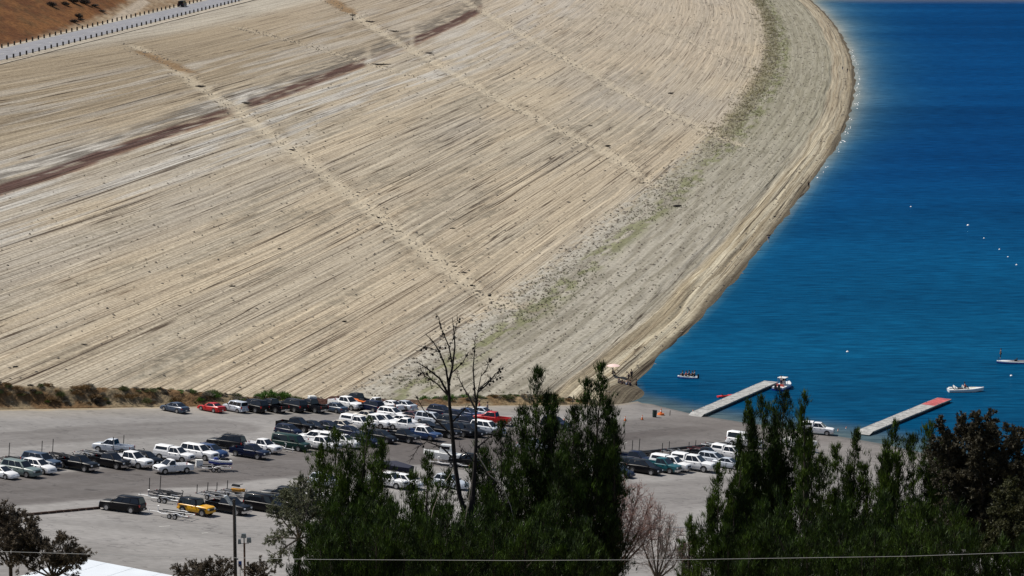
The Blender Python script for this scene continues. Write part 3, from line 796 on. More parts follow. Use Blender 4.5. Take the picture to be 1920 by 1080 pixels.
    parts.append(('front_bumper', MB().loft([[(f - 0.25, -hw * 0.97, clr + 0.05), (f + 0.02, -hw * 0.85, clr + 0.05), (f + 0.06, 0, clr + 0.05), (f + 0.02, hw * 0.85, clr + 0.05), (f - 0.25, hw * 0.97, clr + 0.05)], [(f - 0.25, -hw * 0.98, clr + 0.30), (f + 0.03, -hw * 0.86, clr + 0.30), (f + 0.08, 0, clr + 0.30), (f + 0.03, hw * 0.86, clr + 0.30), (f - 0.25, hw * 0.98, clr + 0.30)]]).mesh('front_bumper'), bm_, None))
    bx = (s['bed'][0] if pick else r)
    parts.append(('rear_bumper', MB().box((bx - 0.03, 0, clr + 0.22), (0.20, Wd * 0.90, 0.22)).mesh('rear_bumper'), M_CHROME if pick else 'paint', None))
    parts.append(('number_plate', MB().box((bx - 0.145, 0, clr + 0.30), (0.02, 0.31, 0.15)).mesh('number_plate'), M_WHITEPLASTIC, None))
    if rack:
        k = MB(); zc = z1 + 0.10
        for sy in (-1, 1): k.tube([(cr[0] + 0.1, sy * hw1 * 0.8, zc), (cr[1] - 0.1, sy * hw1 * 0.8, zc)], 0.025, 5)
        for x in np.linspace(cr[0] + 0.25, cr[1] - 0.25, 5): k.tube([(x, -hw1 * 0.85, zc), (x, hw1 * 0.85, zc)], 0.02, 5)
        for x in (cr[0] + 0.3, cr[1] - 0.3):
            for sy in (-1, 1): k.tube([(x, sy * hw1 * 0.8, zc), (x, sy * hw1 * 0.8, z1 - 0.04)], 0.02, 5)
        parts.append(('roof_rack', k.mesh('roof_rack'), M_DARK, None))
    for nme, me, mk, par in parts: fix_normals(me)
    PROTO[key] = parts
    return parts

NAMES = {'sedan': 'sedan', 'coupe': 'coupe', 'hatch': 'hatchback', 'suv': 'suv', 'bigsuv': 'suv', 'boxy': 'wagon', 'minivan': 'minivan', 'van': 'van', 'offroad': 'off_road_suv', 'crew': 'pickup_truck', 'ext': 'pickup_truck', 'reg': 'pickup_truck'}
CATS = {'sedan': 'car', 'coupe': 'car', 'hatch': 'car', 'suv': 'suv', 'bigsuv': 'suv', 'boxy': 'car', 'minivan': 'minivan', 'van': 'van', 'offroad': 'suv', 'crew': 'pickup truck', 'ext': 'pickup truck', 'reg': 'pickup truck'}

def lot_matrix(x, y, heading):
    z = LOT_N; h = Vector((math.cos(heading), math.sin(heading), 0))
    xax = (h - z * h.dot(z)).normalized(); yax = z.cross(xax)
    m = Matrix((xax, yax, z)).transposed().to_4x4()
    m.translation = Vector((x, y, lot_ground(x, y)))
    return m

def place_parts(root, parts, colors):
    objs = []
    for nme, me, mk, par in parts:
        o = bpy.data.objects.new(nme, me); COL.objects.link(o)
        m = colors.get(mk, mk) if isinstance(mk, str) else mk
        if not me.materials: me.materials.append(None)
        o.material_slots[0].link = 'OBJECT'; o.material_slots[0].material = m
        o.parent = root if par is None else objs[par]
        objs.append(o)
    return objs

def vehicle(px, ybot, kind, color, deg, label, shell=False, rack=False, cabin=None, group='vehicles parked in the boat launch lot', wheremat=None, scale=1.0):
    s = SPEC[kind]; a = math.radians(deg)
    root = bpy.data.objects.new(NAMES[kind], None); COL.objects.link(root); root.empty_display_size = 0.5
    if wheremat is None:
        lift = (s['L'] / 2 * abs(math.sin(a)) * 0.75 + s['W'] / 2 * abs(math.cos(a))) * 2.75
        p = on_lot(px, ybot - lift)
        root.matrix_world = lot_matrix(p[0], p[1], a)
    else: root.matrix_world = wheremat
    root.matrix_world = root.matrix_world @ Matrix.Diagonal((1.03 * scale, 1.04 * scale, 1.07 * scale, 1.0))
    pm = paint(color); cm = paint(cabin) if cabin else pm
    place_parts(root, vehicle_parts(kind, shell, rack), {'paint': pm, 'cabin': cm, 'mirror': M_DARK if color not in ('white',) else pm})
    tag(root, label, CATS[kind], group)
    return root

RB = 142     # nose to the berm
FR = -29     # nose right, towards the viewer
VEH = [
 # --- far row along the berm
 (327, 777, 'sedan', 'slate', RB, 'blue-grey sedan parked alone at the left end of the far row by the berm'),
 (396, 776, 'coupe', 'red', RB, 'bright red coupe in the far row, right of the lone blue-grey sedan'),
 (441, 776, 'boxy', 'silver', RB, 'pale silver boxy wagon next to the bright red coupe'),
 (472, 777, 'bigsuv', 'black', RB, 'black suv directly right of the pale silver boxy wagon'),
 (508, 777, 'crew', 'black', RB, 'black pickup second to the right of the pale boxy wagon, below the green bush'),
 (545, 776, 'bigsuv', 'charcoal', RB, 'charcoal suv in the far row, left of the white upright box'),
 (582, 777, 'crew', 'charcoal', RB, 'charcoal pickup standing in front of the white upright box'),
 (625, 777, 'sedan', 'slate', RB, 'slate blue sedan just right of the white upright box'),
 (648, 772, 'crew', 'white', -35, 'white crew cab pickup facing the viewer behind the slate blue sedan'),
 (668, 766, 'crew', 'charcoal', RB, 'charcoal pickup tucked against the dark bank behind the orange watercraft'),
 (694, 776, 'suv', 'navy', RB, 'dark navy suv in the far row, right of the orange watercraft'),
 (709, 774, 'reg', 'white', RB, 'white pickup with tailgate outward in the far row, beside the dark navy suv'),
 (730, 773, 'sedan', 'white', RB, 'white sedan second from the right end of the far row'),
 (755, 773, 'sedan', 'silver', RB, 'silver sedan at the right end of the far row, near an orange cone'),
 # --- second row
 (554, 812, 'crew', 'black', -24, 'black pickup with high cargo bed at the left end of the second row'),
 (541, 820, 'hatch', 'navy', -33, 'dark navy hatchback in front of the black pickup ending the second row'),
 (614, 812, 'sedan', 'navy', FR, 'navy sedan in the second row, right of the black pickup'),
 (642, 811, 'sedan', 'tan', FR, 'pale tan sedan between the navy sedan and the white wagon-like suvs'),
 (670, 808, 'ext', 'white', FR, 'white pickup with white camper shell leading the run of white vehicles', dict(shell=True)),
 (700, 806, 'crew', 'white', FR, 'white crew cab pickup second in the run of white vehicles'),
 (722, 803, 'suv', 'white', FR, 'white suv third in the run of white vehicles in the second row'),
 (756, 801, 'sedan', 'white', FR, 'white sedan at the right of the run of white vehicles'),
 (774, 794, 'sedan', 'maroon', FR, 'maroon sedan behind the blue and white minivan'),
 (808, 800, 'minivan', 'silver', FR, 'pale blue-white minivan with dark side windows left of the dead tree'),
 (828, 786, 'suv', 'navy', FR, 'navy suv behind the pale minivan, left of the dead tree'),
 (858, 795, 'suv', 'navy', FR, 'navy suv half hidden by the left trunk of the dead tree'),
 (878, 788, 'sedan', 'blue', FR, 'blue sedan seen between the two trunks of the dead tree'),
 (905, 786, 'sedan', 'silver', FR, 'silver sedan behind the red pickup, right of the dead tree'),
 (922, 800, 'crew', 'red', 160, 'bright red pickup beside the tall pine, right of the dead tree'),
 (1042, 808, 'suv', 'navy', FR, 'dark navy suv standing alone between the two tall centre pines'),
 (846, 806, 'suv', 'charcoal', FR, 'charcoal suv left of the dead tree, between the second and third rows'),
 (872, 808, 'crew', 'navy', FR, 'navy pickup crossed by the right trunk of the dead tree'),
 (800, 812, 'sedan', 'charcoal', FR, 'charcoal sedan in front of the pale minivan'),
 (690, 793, 'sedan', 'tan', FR, 'tan sedan behind the run of white vehicles'),
 (735, 790, 'suv', 'white', FR, 'white suv behind the right part of the run of white vehicles'),
 (586, 812, 'sedan', 'charcoal', FR, 'charcoal sedan between the black pickup and the navy sedan'),
 # --- third row
 (684, 840, 'suv', 'navy', FR, 'navy suv half behind the right top of the left pine'),
 (655, 822, 'sedan', 'navy', FR, 'navy sedan above the left pine'),
 (545, 848, 'van', 'green', -26, 'dark green van with teal windshield in the third row'),
 (592, 838, 'crew', 'white', 158, 'white pickup with camper shell facing left behind the left pine', dict(shell=True)),
 (602, 849, 'crew', 'white', FR, 'white crew cab pickup partly behind the left pine, right of the dark green van'),
 (645, 843, 'suv', 'white', FR, 'white suv showing between the two tops of the left pine'),
 (715, 834, 'suv', 'charcoal', FR, 'charcoal suv just right of the left pine'),
 (752, 833, 'ext', 'charcoal', FR, 'charcoal pickup second to the right of the left pine'),
 (762, 812, 'ext', 'white', 158, 'white pickup facing left behind the blue-sided pickup'),
 (792, 829, 'crew', 'blue', FR, 'deep blue pickup with white roof left of the dead tree', dict(cabin='white')),
 (828, 824, 'crew', 'black', FR, 'black pickup right of the blue one with the white roof'),
 (856, 822, 'bigsuv', 'charcoal', FR, 'charcoal suv crossed by the left trunk of the dead tree'),
 (882, 822, 'suv', 'charcoal', FR, 'charcoal suv between the dead tree trunks in the third row'),
 (914, 819, 'bigsuv', 'silver', FR, 'silver suv with white roof below the red pickup', dict(cabin='white')),
 # --- left block
 (2, 900, 'sedan', 'white', FR, 'white sedan cut by the left edge of the picture'),
 (39, 897, 'bigsuv', 'sage', FR, 'grey-green suv second from the left edge in the front row'),
 (72, 891, 'suv', 'white', FR, 'white suv in front of the dark grey suv near the left edge'),
 (77, 882, 'bigsuv', 'slate', FR, 'dark slate suv behind the white one near the left edge'),
 (145, 886, 'crew', 'black', FR, 'black pickup below the tall pair of trailer guide posts'),
 (205, 881, 'crew', 'black', FR, 'black pickup left of the white crew cab in the front row', dict(cabin='charcoal')),
 (245, 880, 'crew', 'white', FR, 'white crew cab pickup between two black vehicles in the front row', dict(scale=1.06)),
 (274, 876, 'suv', 'black', FR, 'black suv right of the white crew cab in the front row'),
 (212, 853, 'ext', 'silver', 163, 'pale silver pickup facing left in the rear of the left block'),
 (326, 868, 'ext', 'white', -24, 'white pickup with long white camper shell behind the moving truck', dict(shell=True)),
 (373, 865, 'bigsuv', 'white', FR, 'white suv just right of the long camper shell pickup'),
 (396, 862, 'suv', 'blue', FR, 'blue suv half hidden behind the white suv'),
 (424, 845, 'bigsuv', 'charcoal', 160, 'charcoal suv with roof rack facing left in the left block', dict(rack=True)),
 (468, 863, 'ext', 'navy', -27, 'navy pickup with pale bed cover at the right of the left block'),
 (490, 853, 'ext', 'white', FR, 'white pickup half hidden behind the navy pickup'),
 # --- the moving truck
 (324, 892, 'reg', 'white', 216, 'white single cab pickup driving left along the lane with a trailer', dict(scale=0.97)),
 # --- bottom row
 (229, 963, 'bigsuv', 'black', 162, 'black suv facing left at the end of the timber kerb'),
 (368, 969, 'offroad', 'yellow', FR, 'yellow off-road suv with black hard top', dict(cabin='black')),
 (428, 967, 'crew', 'black', FR, 'black pickup between the yellow off-roader and the long black van'),
 (498, 964, 'van', 'black', -26, 'long black van with greenish windshield behind the utility pole'),
 (528, 945, 'bigsuv', 'charcoal', 162, 'charcoal suv facing left behind the long black van'),
 (548, 963, 'offroad', 'charcoal', FR, 'charcoal off-road suv right of the long black van'),
 (727, 918, 'crew', 'white', FR, 'white pickup behind the pine boughs, left of the dead tree'),
 (760, 919, 'suv', 'white', FR, 'white suv beside the white pickup behind the pine boughs'),
 (845, 920, 'suv', 'silver', FR, 'silver suv glimpsed through boughs by the dead tree trunk'),
 (612, 918, 'suv', 'silver', FR, 'silver suv glimpsed under the left pine'),
 (880, 880, 'crew', 'black', 168, 'black pickup towing the white boat behind the dead tree'),
 # --- right block
 (1156, 897, 'sedan', 'navy', FR, 'navy sedan at the left end of the right block, beside the pine', dict(scale=1.06)),
 (1178, 886, 'suv', 'charcoal', FR, 'charcoal suv behind the navy sedan at the left of the right block'),
 (1138, 890, 'crew', 'charcoal', FR, 'charcoal pickup half behind the right centre pine, left of the navy sedan'),
 (1190, 876, 'crew', 'navy', FR, 'navy pickup in the rear of the right block near its left end'),
 (1320, 868, 'ext', 'charcoal', FR, 'charcoal pickup behind the pale silver suv of the right block'),
 (1366, 882, 'sedan', 'silver', FR, 'silver sedan at the right end of the right block beside the pine'),
 (1208, 892, 'suv', 'black', FR, 'black suv left of the teal pickup in the right block', dict(scale=1.06)),
 (1238, 889, 'ext', 'teal', FR, 'teal pickup in the right block', dict(scale=1.06)),
 (1256, 886, 'ext', 'white', FR, 'white pickup with camper shell half hidden by the teal pickup', dict(shell=True, scale=1.06)),
 (1298, 886, 'crew', 'white', -25, 'long white crew cab pickup with camper shell in the right block', dict(shell=True, scale=1.13)),
 (1338, 877, 'suv', 'silver', FR, 'pale silver suv right of the long white camper shell pickup', dict(scale=1.06)),
 (1368, 866, 'crew', 'white', FR, 'white camper shell pickup beside the dark red trailer', dict(shell=True)),
 (1396, 842, 'van', 'white', FR, 'white van at the kerb end partly behind the tall right pine'),
 (1530, 818, 'ext', 'white', -14, 'white pickup with camper shell on the launch ramp by the water', dict(shell=True)),
 (1000, 850, 'suv', 'silver', FR, 'silver suv glimpsed behind the two tall centre pines'),
 (1120, 893, 'suv', 'white', FR, 'white suv almost hidden behind the right centre pine'),
]
for v in VEH:
    kw = v[6] if len(v) > 6 else {}
    vehicle(*v[:6], **kw)

# truck on the crest road
rp = at_z(342, 13, CREST)[:2]
ang = math.atan2(cdir[1], cdir[0])
vehicle(0, 0, 'van', 'charcoal', 0, 'dark van driving away along the dam crest road', group='vehicles on the crest road', wheremat=Matrix.Translation((rp[0], rp[1], CREST + 0.07)) @ Matrix.Rotation(ang, 4, 'Z'))

# ------------------------------------------------------------------ trailers
def trailer_parts(L=6.0, axles=2, posts=True, steel=M_STEEL, tall=1.5, bunks=True):
    P = []
    fr = MB(); w = 0.95
    fr.tube([(L / 2, 0, 0.5), (L / 2 - 1.6, 0, 0.52)], 0.06, 5)
    for sy in (-1, 1):
        fr.tube([(L / 2 - 1.4, 0, 0.52), (L / 2 - 2.4, sy * w, 0.55), (-L / 2, sy * w, 0.58)], 0.06, 5)
    for x in np.linspace(-L / 2 + 0.05, L / 2 - 2.5, 4): fr.tube([(x, -w, 0.55), (x, w, 0.55)], 0.05, 5)
    P.append(('frame', fr.mesh('frame'), steel, None))
    if bunks:
        for sy in (-1, 1):
            P.append(('bunk', MB().box((-0.6, sy * 0.55, 0.78), (L * 0.6, 0.14, 0.10)).mesh('bunk'), M_BLACKSTEEL, None))
            P.append(('bunk_bracket', MB().tube([(-L * 0.28, sy * 0.55, 0.56), (-L * 0.28, sy * 0.55, 0.76)], 0.035, 5).mesh('bunk_bracket'), steel, None))
    P.append(('winch_stand', MB().tube([(L / 2 - 1.5, 0, 0.5), (L / 2 - 1.35, 0, 1.25), (L / 2 - 1.6, 0, 1.3)], 0.06, 5).mesh('winch_stand'), steel, None))
    P.append(('jack_wheel', MB().tube([(L / 2 - 0.3, 0.12, 0.08), (L / 2 - 0.3, 0.12, 0.85)], 0.045, 5).mesh('jack_wheel'), steel, None))
    for k in range(axles):
        ax = -0.9 - k * 0.78 + (axles - 1) * 0.39
        for sy in (-1, 1):
            yo = sy * 1.22
            t = MB(); wr = 0.33
            t.loft([[(ax + q * math.cos(2 * math.pi * j / 14), y, wr + q * math.sin(2 * math.pi * j / 14)) for j in range(14)] for q, y in ((wr * .8, yo - sy * .2), (wr, yo - sy * .17), (wr, yo - sy * .03), (wr * .8, yo))])
            P.append(('wheel', t.mesh('wheel', angle=60), M_TYRE, None)); wi = len(P) - 1
            P.append(('rim', MB().tube([(ax, yo - sy * .02, wr), (ax, yo + sy * .01, wr)], wr * .62, 10).mesh('rim'), M_RIM, wi))
    for sy in (-1, 1):
        xa = -0.9 - (axles - 1) * 0.39; half = 0.48 + (axles - 1) * 0.39
        arc = [(xa + 0 + half * math.cos(q), 0.42 + 0.42 * math.sin(q)) for q in np.linspace(0.05, math.pi - 0.05, 9)]
        f = MB().add([(x, sy * 0.98, z) for x, z in arc] + [(x, sy * 1.28, z) for x, z in arc], [(k, k + 1, k + 10, k + 9) for k in range(8)])
        P.append(('fender', f.mesh('fender'), steel, None))
        P.append(('tail_light', MB().box((-L / 2 - 0.03, sy * 0.95, 0.62), (0.06, 0.22, 0.1)).mesh('tail_light'), M_TAIL, None))
        if posts:
            P.append(('guide_post', MB().tube([(-L / 2 + 0.3, sy * 0.95, 0.55), (-L / 2 + 0.3, sy * 1.2, 0.62), (-L / 2 + 0.3, sy * 1.22, 0.6 + tall)], 0.055, 6).mesh('guide_post'), M_BLACKSTEEL, None))
    for q in P: fix_normals(q[1])
    return P
TR = {'black_posts': trailer_parts(6.2, 2, True, M_BLACKSTEEL, 1.9), 'steel': trailer_parts(6.4, 2, False, M_STEEL), 'small': trailer_parts(4.6, 1, False, M_BLACKSTEEL), 'white': trailer_parts(6.2, 2, False, mat('white_painted_steel', (0.75, 0.75, 0.75), 0.4)),
      'maroon': trailer_parts(6.2, 2, True, mat('dark_red_steel', (0.13, 0.018, 0.02), 0.45), 1.0), 'posts': trailer_parts(5.6, 1, True, M_STEEL, 1.2)}
def trailer(px, yb, kind, deg, label):
    root = bpy.data.objects.new('boat_trailer', None); COL.objects.link(root); root.empty_display_size = 0.5
    p = on_lot(px, yb - 5); root.matrix_world = lot_matrix(p[0], p[1], math.radians(deg))
    place_parts(root, TR[kind], {})
    tag(root, label, 'trailer', 'boat trailers in the lot'); return root
trailer(36, 876, 'black_posts', FR, 'black trailer with tall guide posts behind the suvs at the left edge')
trailer(118, 868, 'black_posts', FR, 'black trailer with the tallest guide posts behind the black pickup')
trailer(182, 864, 'steel', FR, 'empty steel trailer between the two black pickups of the left block')
trailer(251, 860, 'black_posts', FR, 'black trailer with guide posts right of the pale silver pickup')
trailer(390, 888, 'white', 198, 'white tandem trailer carrying a watercraft behind the moving white pickup')
trailer(516, 850, 'white', -24, 'white tandem trailer left of the dark green van')
trailer(400, 848, 'small', FR, 'small black trailer behind the white and blue suvs')
trailer(318, 975, 'white', 160, 'empty white tandem trailer hitched to the black suv at the kerb end')
trailer(300, 945, 'steel', 158, 'grey steel trailer crossing behind the white tandem trailer')
trailer(322, 940, 'black_posts', FR, 'black trailer with short goal posts left of the yellow off-roader')
trailer(408, 942, 'posts', FR, 'steel trailer with two guide posts behind the yellow off-roader')
trailer(445, 938, 'posts', FR, 'steel trailer with guide posts carrying the covered orange craft')
trailer(590, 938, 'white', 160, 'white trailer behind the charcoal suv at the foot of the left pine')
trailer(738, 899, 'maroon', 160, 'dark red trailer carrying the covered dark boat')
trailer(842, 880, 'white', 168, 'white trailer under the white cabin boat behind the dead tree')
trailer(1185, 866, 'small', FR, 'small black trailer at the left end of the right kerb')
trailer(1222, 864, 'black_posts', FR, 'black trailer against the right kerb behind the teal pickup')
trailer(1275, 860, 'posts', FR, 'steel trailer with two posts at the middle of the right kerb')
trailer(1328, 856, 'maroon', FR, 'dark red tandem trailer between the white camper shell pickups')
trailer(1352, 848, 'white', FR, 'white trailer with round fenders right of the dark red tandem trailer')
trailer(673, 771, 'small', RB, 'small black trailer under the orange watercraft in the far row')
trailer(1500, 850, 'white', FR, 'white trailer under the boat behind the tall right pine')

# ------------------------------------------------------------------ boats
def hull(L, Wd, H, n=12, sheer=0.25, flat=0.0):
    rings = []
    for i in range(n):
        t = i / (n - 1); x = -L / 2 + L * t
        k = 1.0 if t < 0.5 else max(0.03, 1 - ((t - 0.5) / 0.5) ** 2.2)
        hw = Wd / 2 * k * (0.93 + 0.07 * min(1, t * 4)); zt = H + sheer * t * t; zb = 0.0 + 0.55 * H * max(0, (t - 0.55) / 0.45) ** 2
        rings.append([(x, 0, zb - 0.12 * (1 - t)), (x, -hw * 0.75, zb + 0.05), (x, -hw, zt - 0.12), (x, -hw, zt), (x, -hw * 0.84, zt + 0.01), (x, 0, zt + 0.05), (x, hw * 0.84, zt + 0.01), (x, hw, zt), (x, hw, zt - 0.12), (x, hw * 0.75, zb + 0.05)])
    return MB().loft(rings)
def boat(name, M, hull_mesh, hull_mat, label, cat, parts=(), group=None):
    root = bpy.data.objects.new(name, None); COL.objects.link(root); root.matrix_world = M
    place_parts(root, [('box_body' if name == 'storage_box' else 'hull', fix_normals(hull_mesh), hull_mat, None)] + [(n_, fix_normals(m_), k_, None) for n_, m_, k_ in parts], {})
    return tag(root, label, cat, group)
def water_m(px, py, deg, z=-0.12):
    p = at_z(px, py, 0.0); return Matrix.Translation((p[0], p[1], z)) @ Matrix.Rotation(math.radians(deg), 4, 'Z')
M_CREAM = mat('cream_gelcoat', (0.78, 0.70, 0.42), 0.3, coat=0.4)
M_VINYL = mat('white_vinyl', (0.65, 0.64, 0.60), 0.6)
M_BLUEHULL = mat('blue_gelcoat', (0.02, 0.05, 0.30), 0.3, coat=0.4)
M_DKCOVER = mat('navy_boat_cover', (0.012, 0.015, 0.035), 0.8)
M_REDPL = mat('red_plastic', (0.62, 0.02, 0.02), 0.45)
M_ORANGE = mat('orange_plastic', (0.72, 0.16, 0.02), 0.5)
def seat_row(x, y, w): return MB().box((x, y, 0.72), (0.5, w, 0.34)).box((x - 0.22, y, 0.98), (0.12, w, 0.4))
boat('speedboat', water_m(1811, 734, 4), hull(6.4, 2.2, 0.62).mesh('hull'), M_WHITEPLASTIC, 'cream white open speedboat passing the red-ended dock', 'boat',
     [('deck_stripe', MB().box((1.6, 0, 0.80), (1.8, 0.5, 0.03)).mesh('deck_stripe'), M_CREAM), ('cockpit_floor', MB().box((-0.9, 0, 0.71), (2.9, 1.45, 0.03)).mesh('cockpit_floor'), M_DARK), ('seat', seat_row(-0.3, 0.45, 0.5).mesh('seat'), M_VINYL), ('seat', seat_row(-0.3, -0.45, 0.5).mesh('seat'), M_VINYL), ('bench', seat_row(-1.9, 0, 1.5).mesh('bench'), M_VINYL),
      ('windshield', MB().loft([[(0.45, -0.9, 0.72), (0.62, 0, 0.74), (0.45, 0.9, 0.72), (0.40, 0.9, 0.72), (0.57, 0, 0.74), (0.40, -0.9, 0.72)], [(0.15, -0.8, 1.05), (0.30, 0, 1.08), (0.15, 0.8, 1.05), (0.12, 0.8, 1.05), (0.26, 0, 1.08), (0.12, -0.8, 1.05)]]).mesh('windshield'), M_GLASS), ('engine_cover', MB().box((-2.8, 0, 0.76), (0.7, 0.9, 0.3), taper=0.8).mesh('engine_cover'), M_VINYL)])
bass = boat('bass_boat', water_m(1898, 681, 178), hull(5.8, 2.1, 0.5, sheer=0.12).mesh('hull'), M_WHITEPLASTIC, 'low white fishing boat with a standing angler at the right edge', 'boat',
     [('hull_stripe', hull(5.86, 2.15, 0.30, sheer=0.10).mesh('hull_stripe'), M_BLUEHULL), ('deck', MB().box((-0.2, 0, 0.56), (4.2, 1.5, 0.04)).mesh('deck'), mat('grey_deck_carpet', (0.12, 0.12, 0.13), 0.95)), ('seat', seat_row(-0.6, 0.3, 0.5).mesh('seat'), M_DARK), ('outboard', MB().box((-3.05, 0, 0.65), (0.4, 0.35, 0.75), taper=0.85).mesh('outboard'), M_DARK), ('trolling_motor', MB().tube([(2.7, 0, 0.4), (2.6, 0, 1.3)], 0.04, 6).mesh('trolling_motor'), M_DARK)])
boat('motor_boat', water_m(1289, 709, 176), hull(3.6, 1.6, 0.42, sheer=0.18).mesh('hull'), M_WHITEPLASTIC, 'small white boat carrying a group of people near the beach', 'boat',
     [('hull_stripe', hull(3.66, 1.65, 0.22, sheer=0.16).mesh('hull_stripe'), M_BLUEHULL), ('bench', MB().box((0.2, 0, 0.52), (0.35, 1.2, 0.14)).mesh('bench'), M_VINYL), ('bench', MB().box((-0.9, 0, 0.52), (0.35, 1.2, 0.14)).mesh('bench'), M_VINYL), ('outboard', MB().box((-1.95, 0, 0.55), (0.35, 0.3, 0.7), taper=0.85).mesh('outboard'), M_DARK)])
boat('motor_boat', water_m(1469, 728, 62), hull(5.6, 2.3, 0.75).mesh('hull'), M_WHITEPLASTIC, 'white centre-console boat moored at the end of the left dock', 'boat',
     [('tube_rail', hull(5.7, 2.46, 0.45, sheer=0.15).mesh('tube_rail'), M_BLUEHULL), ('console', MB().box((-0.3, 0, 1.15), (0.9, 0.9, 0.8), taper=0.85).mesh('console'), M_VINYL), ('windscreen', MB().box((0.05, 0, 1.70), (0.06, 0.8, 0.35)).mesh('windscreen'), M_GLASS), ('canopy', MB().box((-0.4, 0, 2.15), (1.5, 1.5, 0.08)).mesh('canopy'), M_VINYL), ('bench', seat_row(-1.6, 0, 1.5).mesh('bench'), mat('red_vinyl', (0.5, 0.08, 0.06), 0.6)), ('outboard', MB().box((-2.95, 0.3, 0.85), (0.45, 0.4, 0.9), taper=0.85).mesh('outboard'), M_DARK), ('outboard', MB().box((-2.95, -0.35, 0.85), (0.45, 0.4, 0.9), taper=0.85).mesh('outboard'), M_DARK)]
     + [('canopy_post', MB().tube([(-0.4 + a * 0.65, b_ * 0.65, 0.78), (-0.4 + a * 0.65, b_ * 0.65, 2.12)], 0.035, 5).mesh('canopy_post'), M_STEEL) for a in (-1, 1) for b_ in (-1, 1)])
boat('kayak', water_m(1361, 744, 20), hull(3.2, 0.85, 0.36, sheer=0.12).mesh('hull'), M_REDPL, 'small red kayak alongside the left dock', 'kayak', [('cockpit', MB().box((-0.2, 0, 0.42), (1.1, 0.45, 0.05)).mesh('cockpit'), M_DARK), ('seat_back', MB().box((-0.7, 0, 0.55), (0.08, 0.4, 0.3)).mesh('seat_back'), M_DARK)])
def lot_m(px, yb, deg, up): 
    p = on_lot(px, yb - 5); return lot_matrix(p[0], p[1], math.radians(deg)) @ Matrix.Translation((0, 0, up))
boat('watercraft', lot_m(396, 887, 198, 0.85) @ Matrix.Translation((-1.2, 0.0, 0)), hull(3.2, 1.15, 0.55, sheer=0.2).mesh('hull'), M_WHITEPLASTIC, 'white and blue personal watercraft on the trailer of the moving pickup', 'watercraft',
     [('side_panel', hull(3.26, 1.2, 0.30, sheer=0.16).mesh('side_panel'), M_BLUEHULL), ('seat', MB().box((-0.6, 0, 0.78), (1.3, 0.42, 0.28), taper=0.8).mesh('seat'), M_DARK), ('handlebar', MB().tube([(0.35, -0.35, 1.05), (0.45, 0, 1.1), (0.35, 0.35, 1.05)], 0.04, 6).mesh('handlebar'), M_DARK), ('cowling', MB().box((0.6, 0, 0.78), (0.8, 0.6, 0.36), taper=0.6).mesh('cowling'), M_BLUEHULL)])
boat('storage_box', lot_m(386, 889, 198, 0.62) @ Matrix.Translation((0.9, -0.55, 0)), MB().box((0, 0, 0.45), (0.9, 0.8, 0.85)).mesh('hull'), M_WHITEPLASTIC, 'white storage box standing on the trailer of the moving pickup', 'box', [('lid', MB().box((0, 0, 0.91), (0.95, 0.85, 0.06)).mesh('lid'), M_VINYL)])
boat('watercraft', lot_m(447, 938, FR, 0.80), hull(2.0, 0.8, 0.32, sheer=0.15).mesh('hull'), mat('amber_gelcoat', (0.55, 0.26, 0.03), 0.5), 'yellow-orange watercraft on a trailer beside the long black van', 'watercraft', [('seat', MB().box((-0.5, 0, 0.75), (1.2, 0.4, 0.28), taper=0.8).mesh('seat'), M_DARK), ('handlebar', MB().tube([(0.35, -0.35, 1.0), (0.45, 0, 1.05), (0.35, 0.35, 1.0)], 0.04, 6).mesh('handlebar'), M_DARK)])
boat('watercraft', lot_m(673, 771, RB, 0.85), hull(2.9, 1.1, 0.5, sheer=0.2).mesh('hull'), M_ORANGE, 'orange watercraft on a small trailer in the far row', 'watercraft', [('seat', MB().box((-0.5, 0, 0.72), (1.2, 0.4, 0.26), taper=0.8).mesh('seat'), M_DARK), ('handlebar', MB().tube([(0.35, -0.35, 0.95), (0.45, 0, 1.0), (0.35, 0.35, 0.95)], 0.04, 6).mesh('handlebar'), M_DARK)])
boat('covered_boat', lot_m(735, 897, 160, 0.85), hull(5.8, 2.1, 0.7).mesh('hull'), M_DKCOVER, 'dark boat under a navy cover on the dark red trailer', 'boat', [('cover', MB().loft([[(-2.9, -0.95, .7), (-2.9, 0, .9), (-2.9, .95, .7)], [(-0.5, -1.05, .72), (-0.5, 0, 1.35), (-0.5, 1.05, .72)], [(2.4, -.4, .85), (2.4, 0, 1.0), (2.4, .4, .85)]]).mesh('cover'), M_DKCOVER)])
boat('cabin_boat', lot_m(828, 876, 168, 0.85), hull(5.6, 2.2, 0.9).mesh('hull'), M_WHITEPLASTIC, 'white cabin boat on a trailer behind the dead tree', 'boat', [('cabin', MB().box((-0.6, 0, 1.55), (1.9, 1.5, 1.2), taper=0.82).mesh('cabin'), M_WHITEPLASTIC), ('windscreen', MB().box((0.32, 0, 1.75), (0.06, 1.2, 0.5)).mesh('windscreen'), M_GLASS), ('side_window', MB().box((-0.6, -0.70, 1.75), (1.2, 0.05, 0.4)).mesh('side_window'), M_GLASS), ('side_window', MB().box((-0.6, 0.70, 1.75), (1.2, 0.05, 0.4)).mesh('side_window'), M_GLASS)])
boat('runabout_boat', lot_m(1500, 850, FR, 0.85), hull(5.6, 2.2, 0.8).mesh('hull'), M_WHITEPLASTIC, 'white boat on a trailer seen through the tall right pine', 'boat', [('cover', MB().loft([[(-2.7, -0.95, .8), (-2.7, 0, 1.0), (-2.7, .95, .8)], [(-0.5, -1.0, .82), (-0.5, 0, 1.5), (-0.5, 1.0, .82)], [(2.2, -.4, .95), (2.2, 0, 1.1), (2.2, .4, .95)]]).mesh('cover'), M_VINYL)])

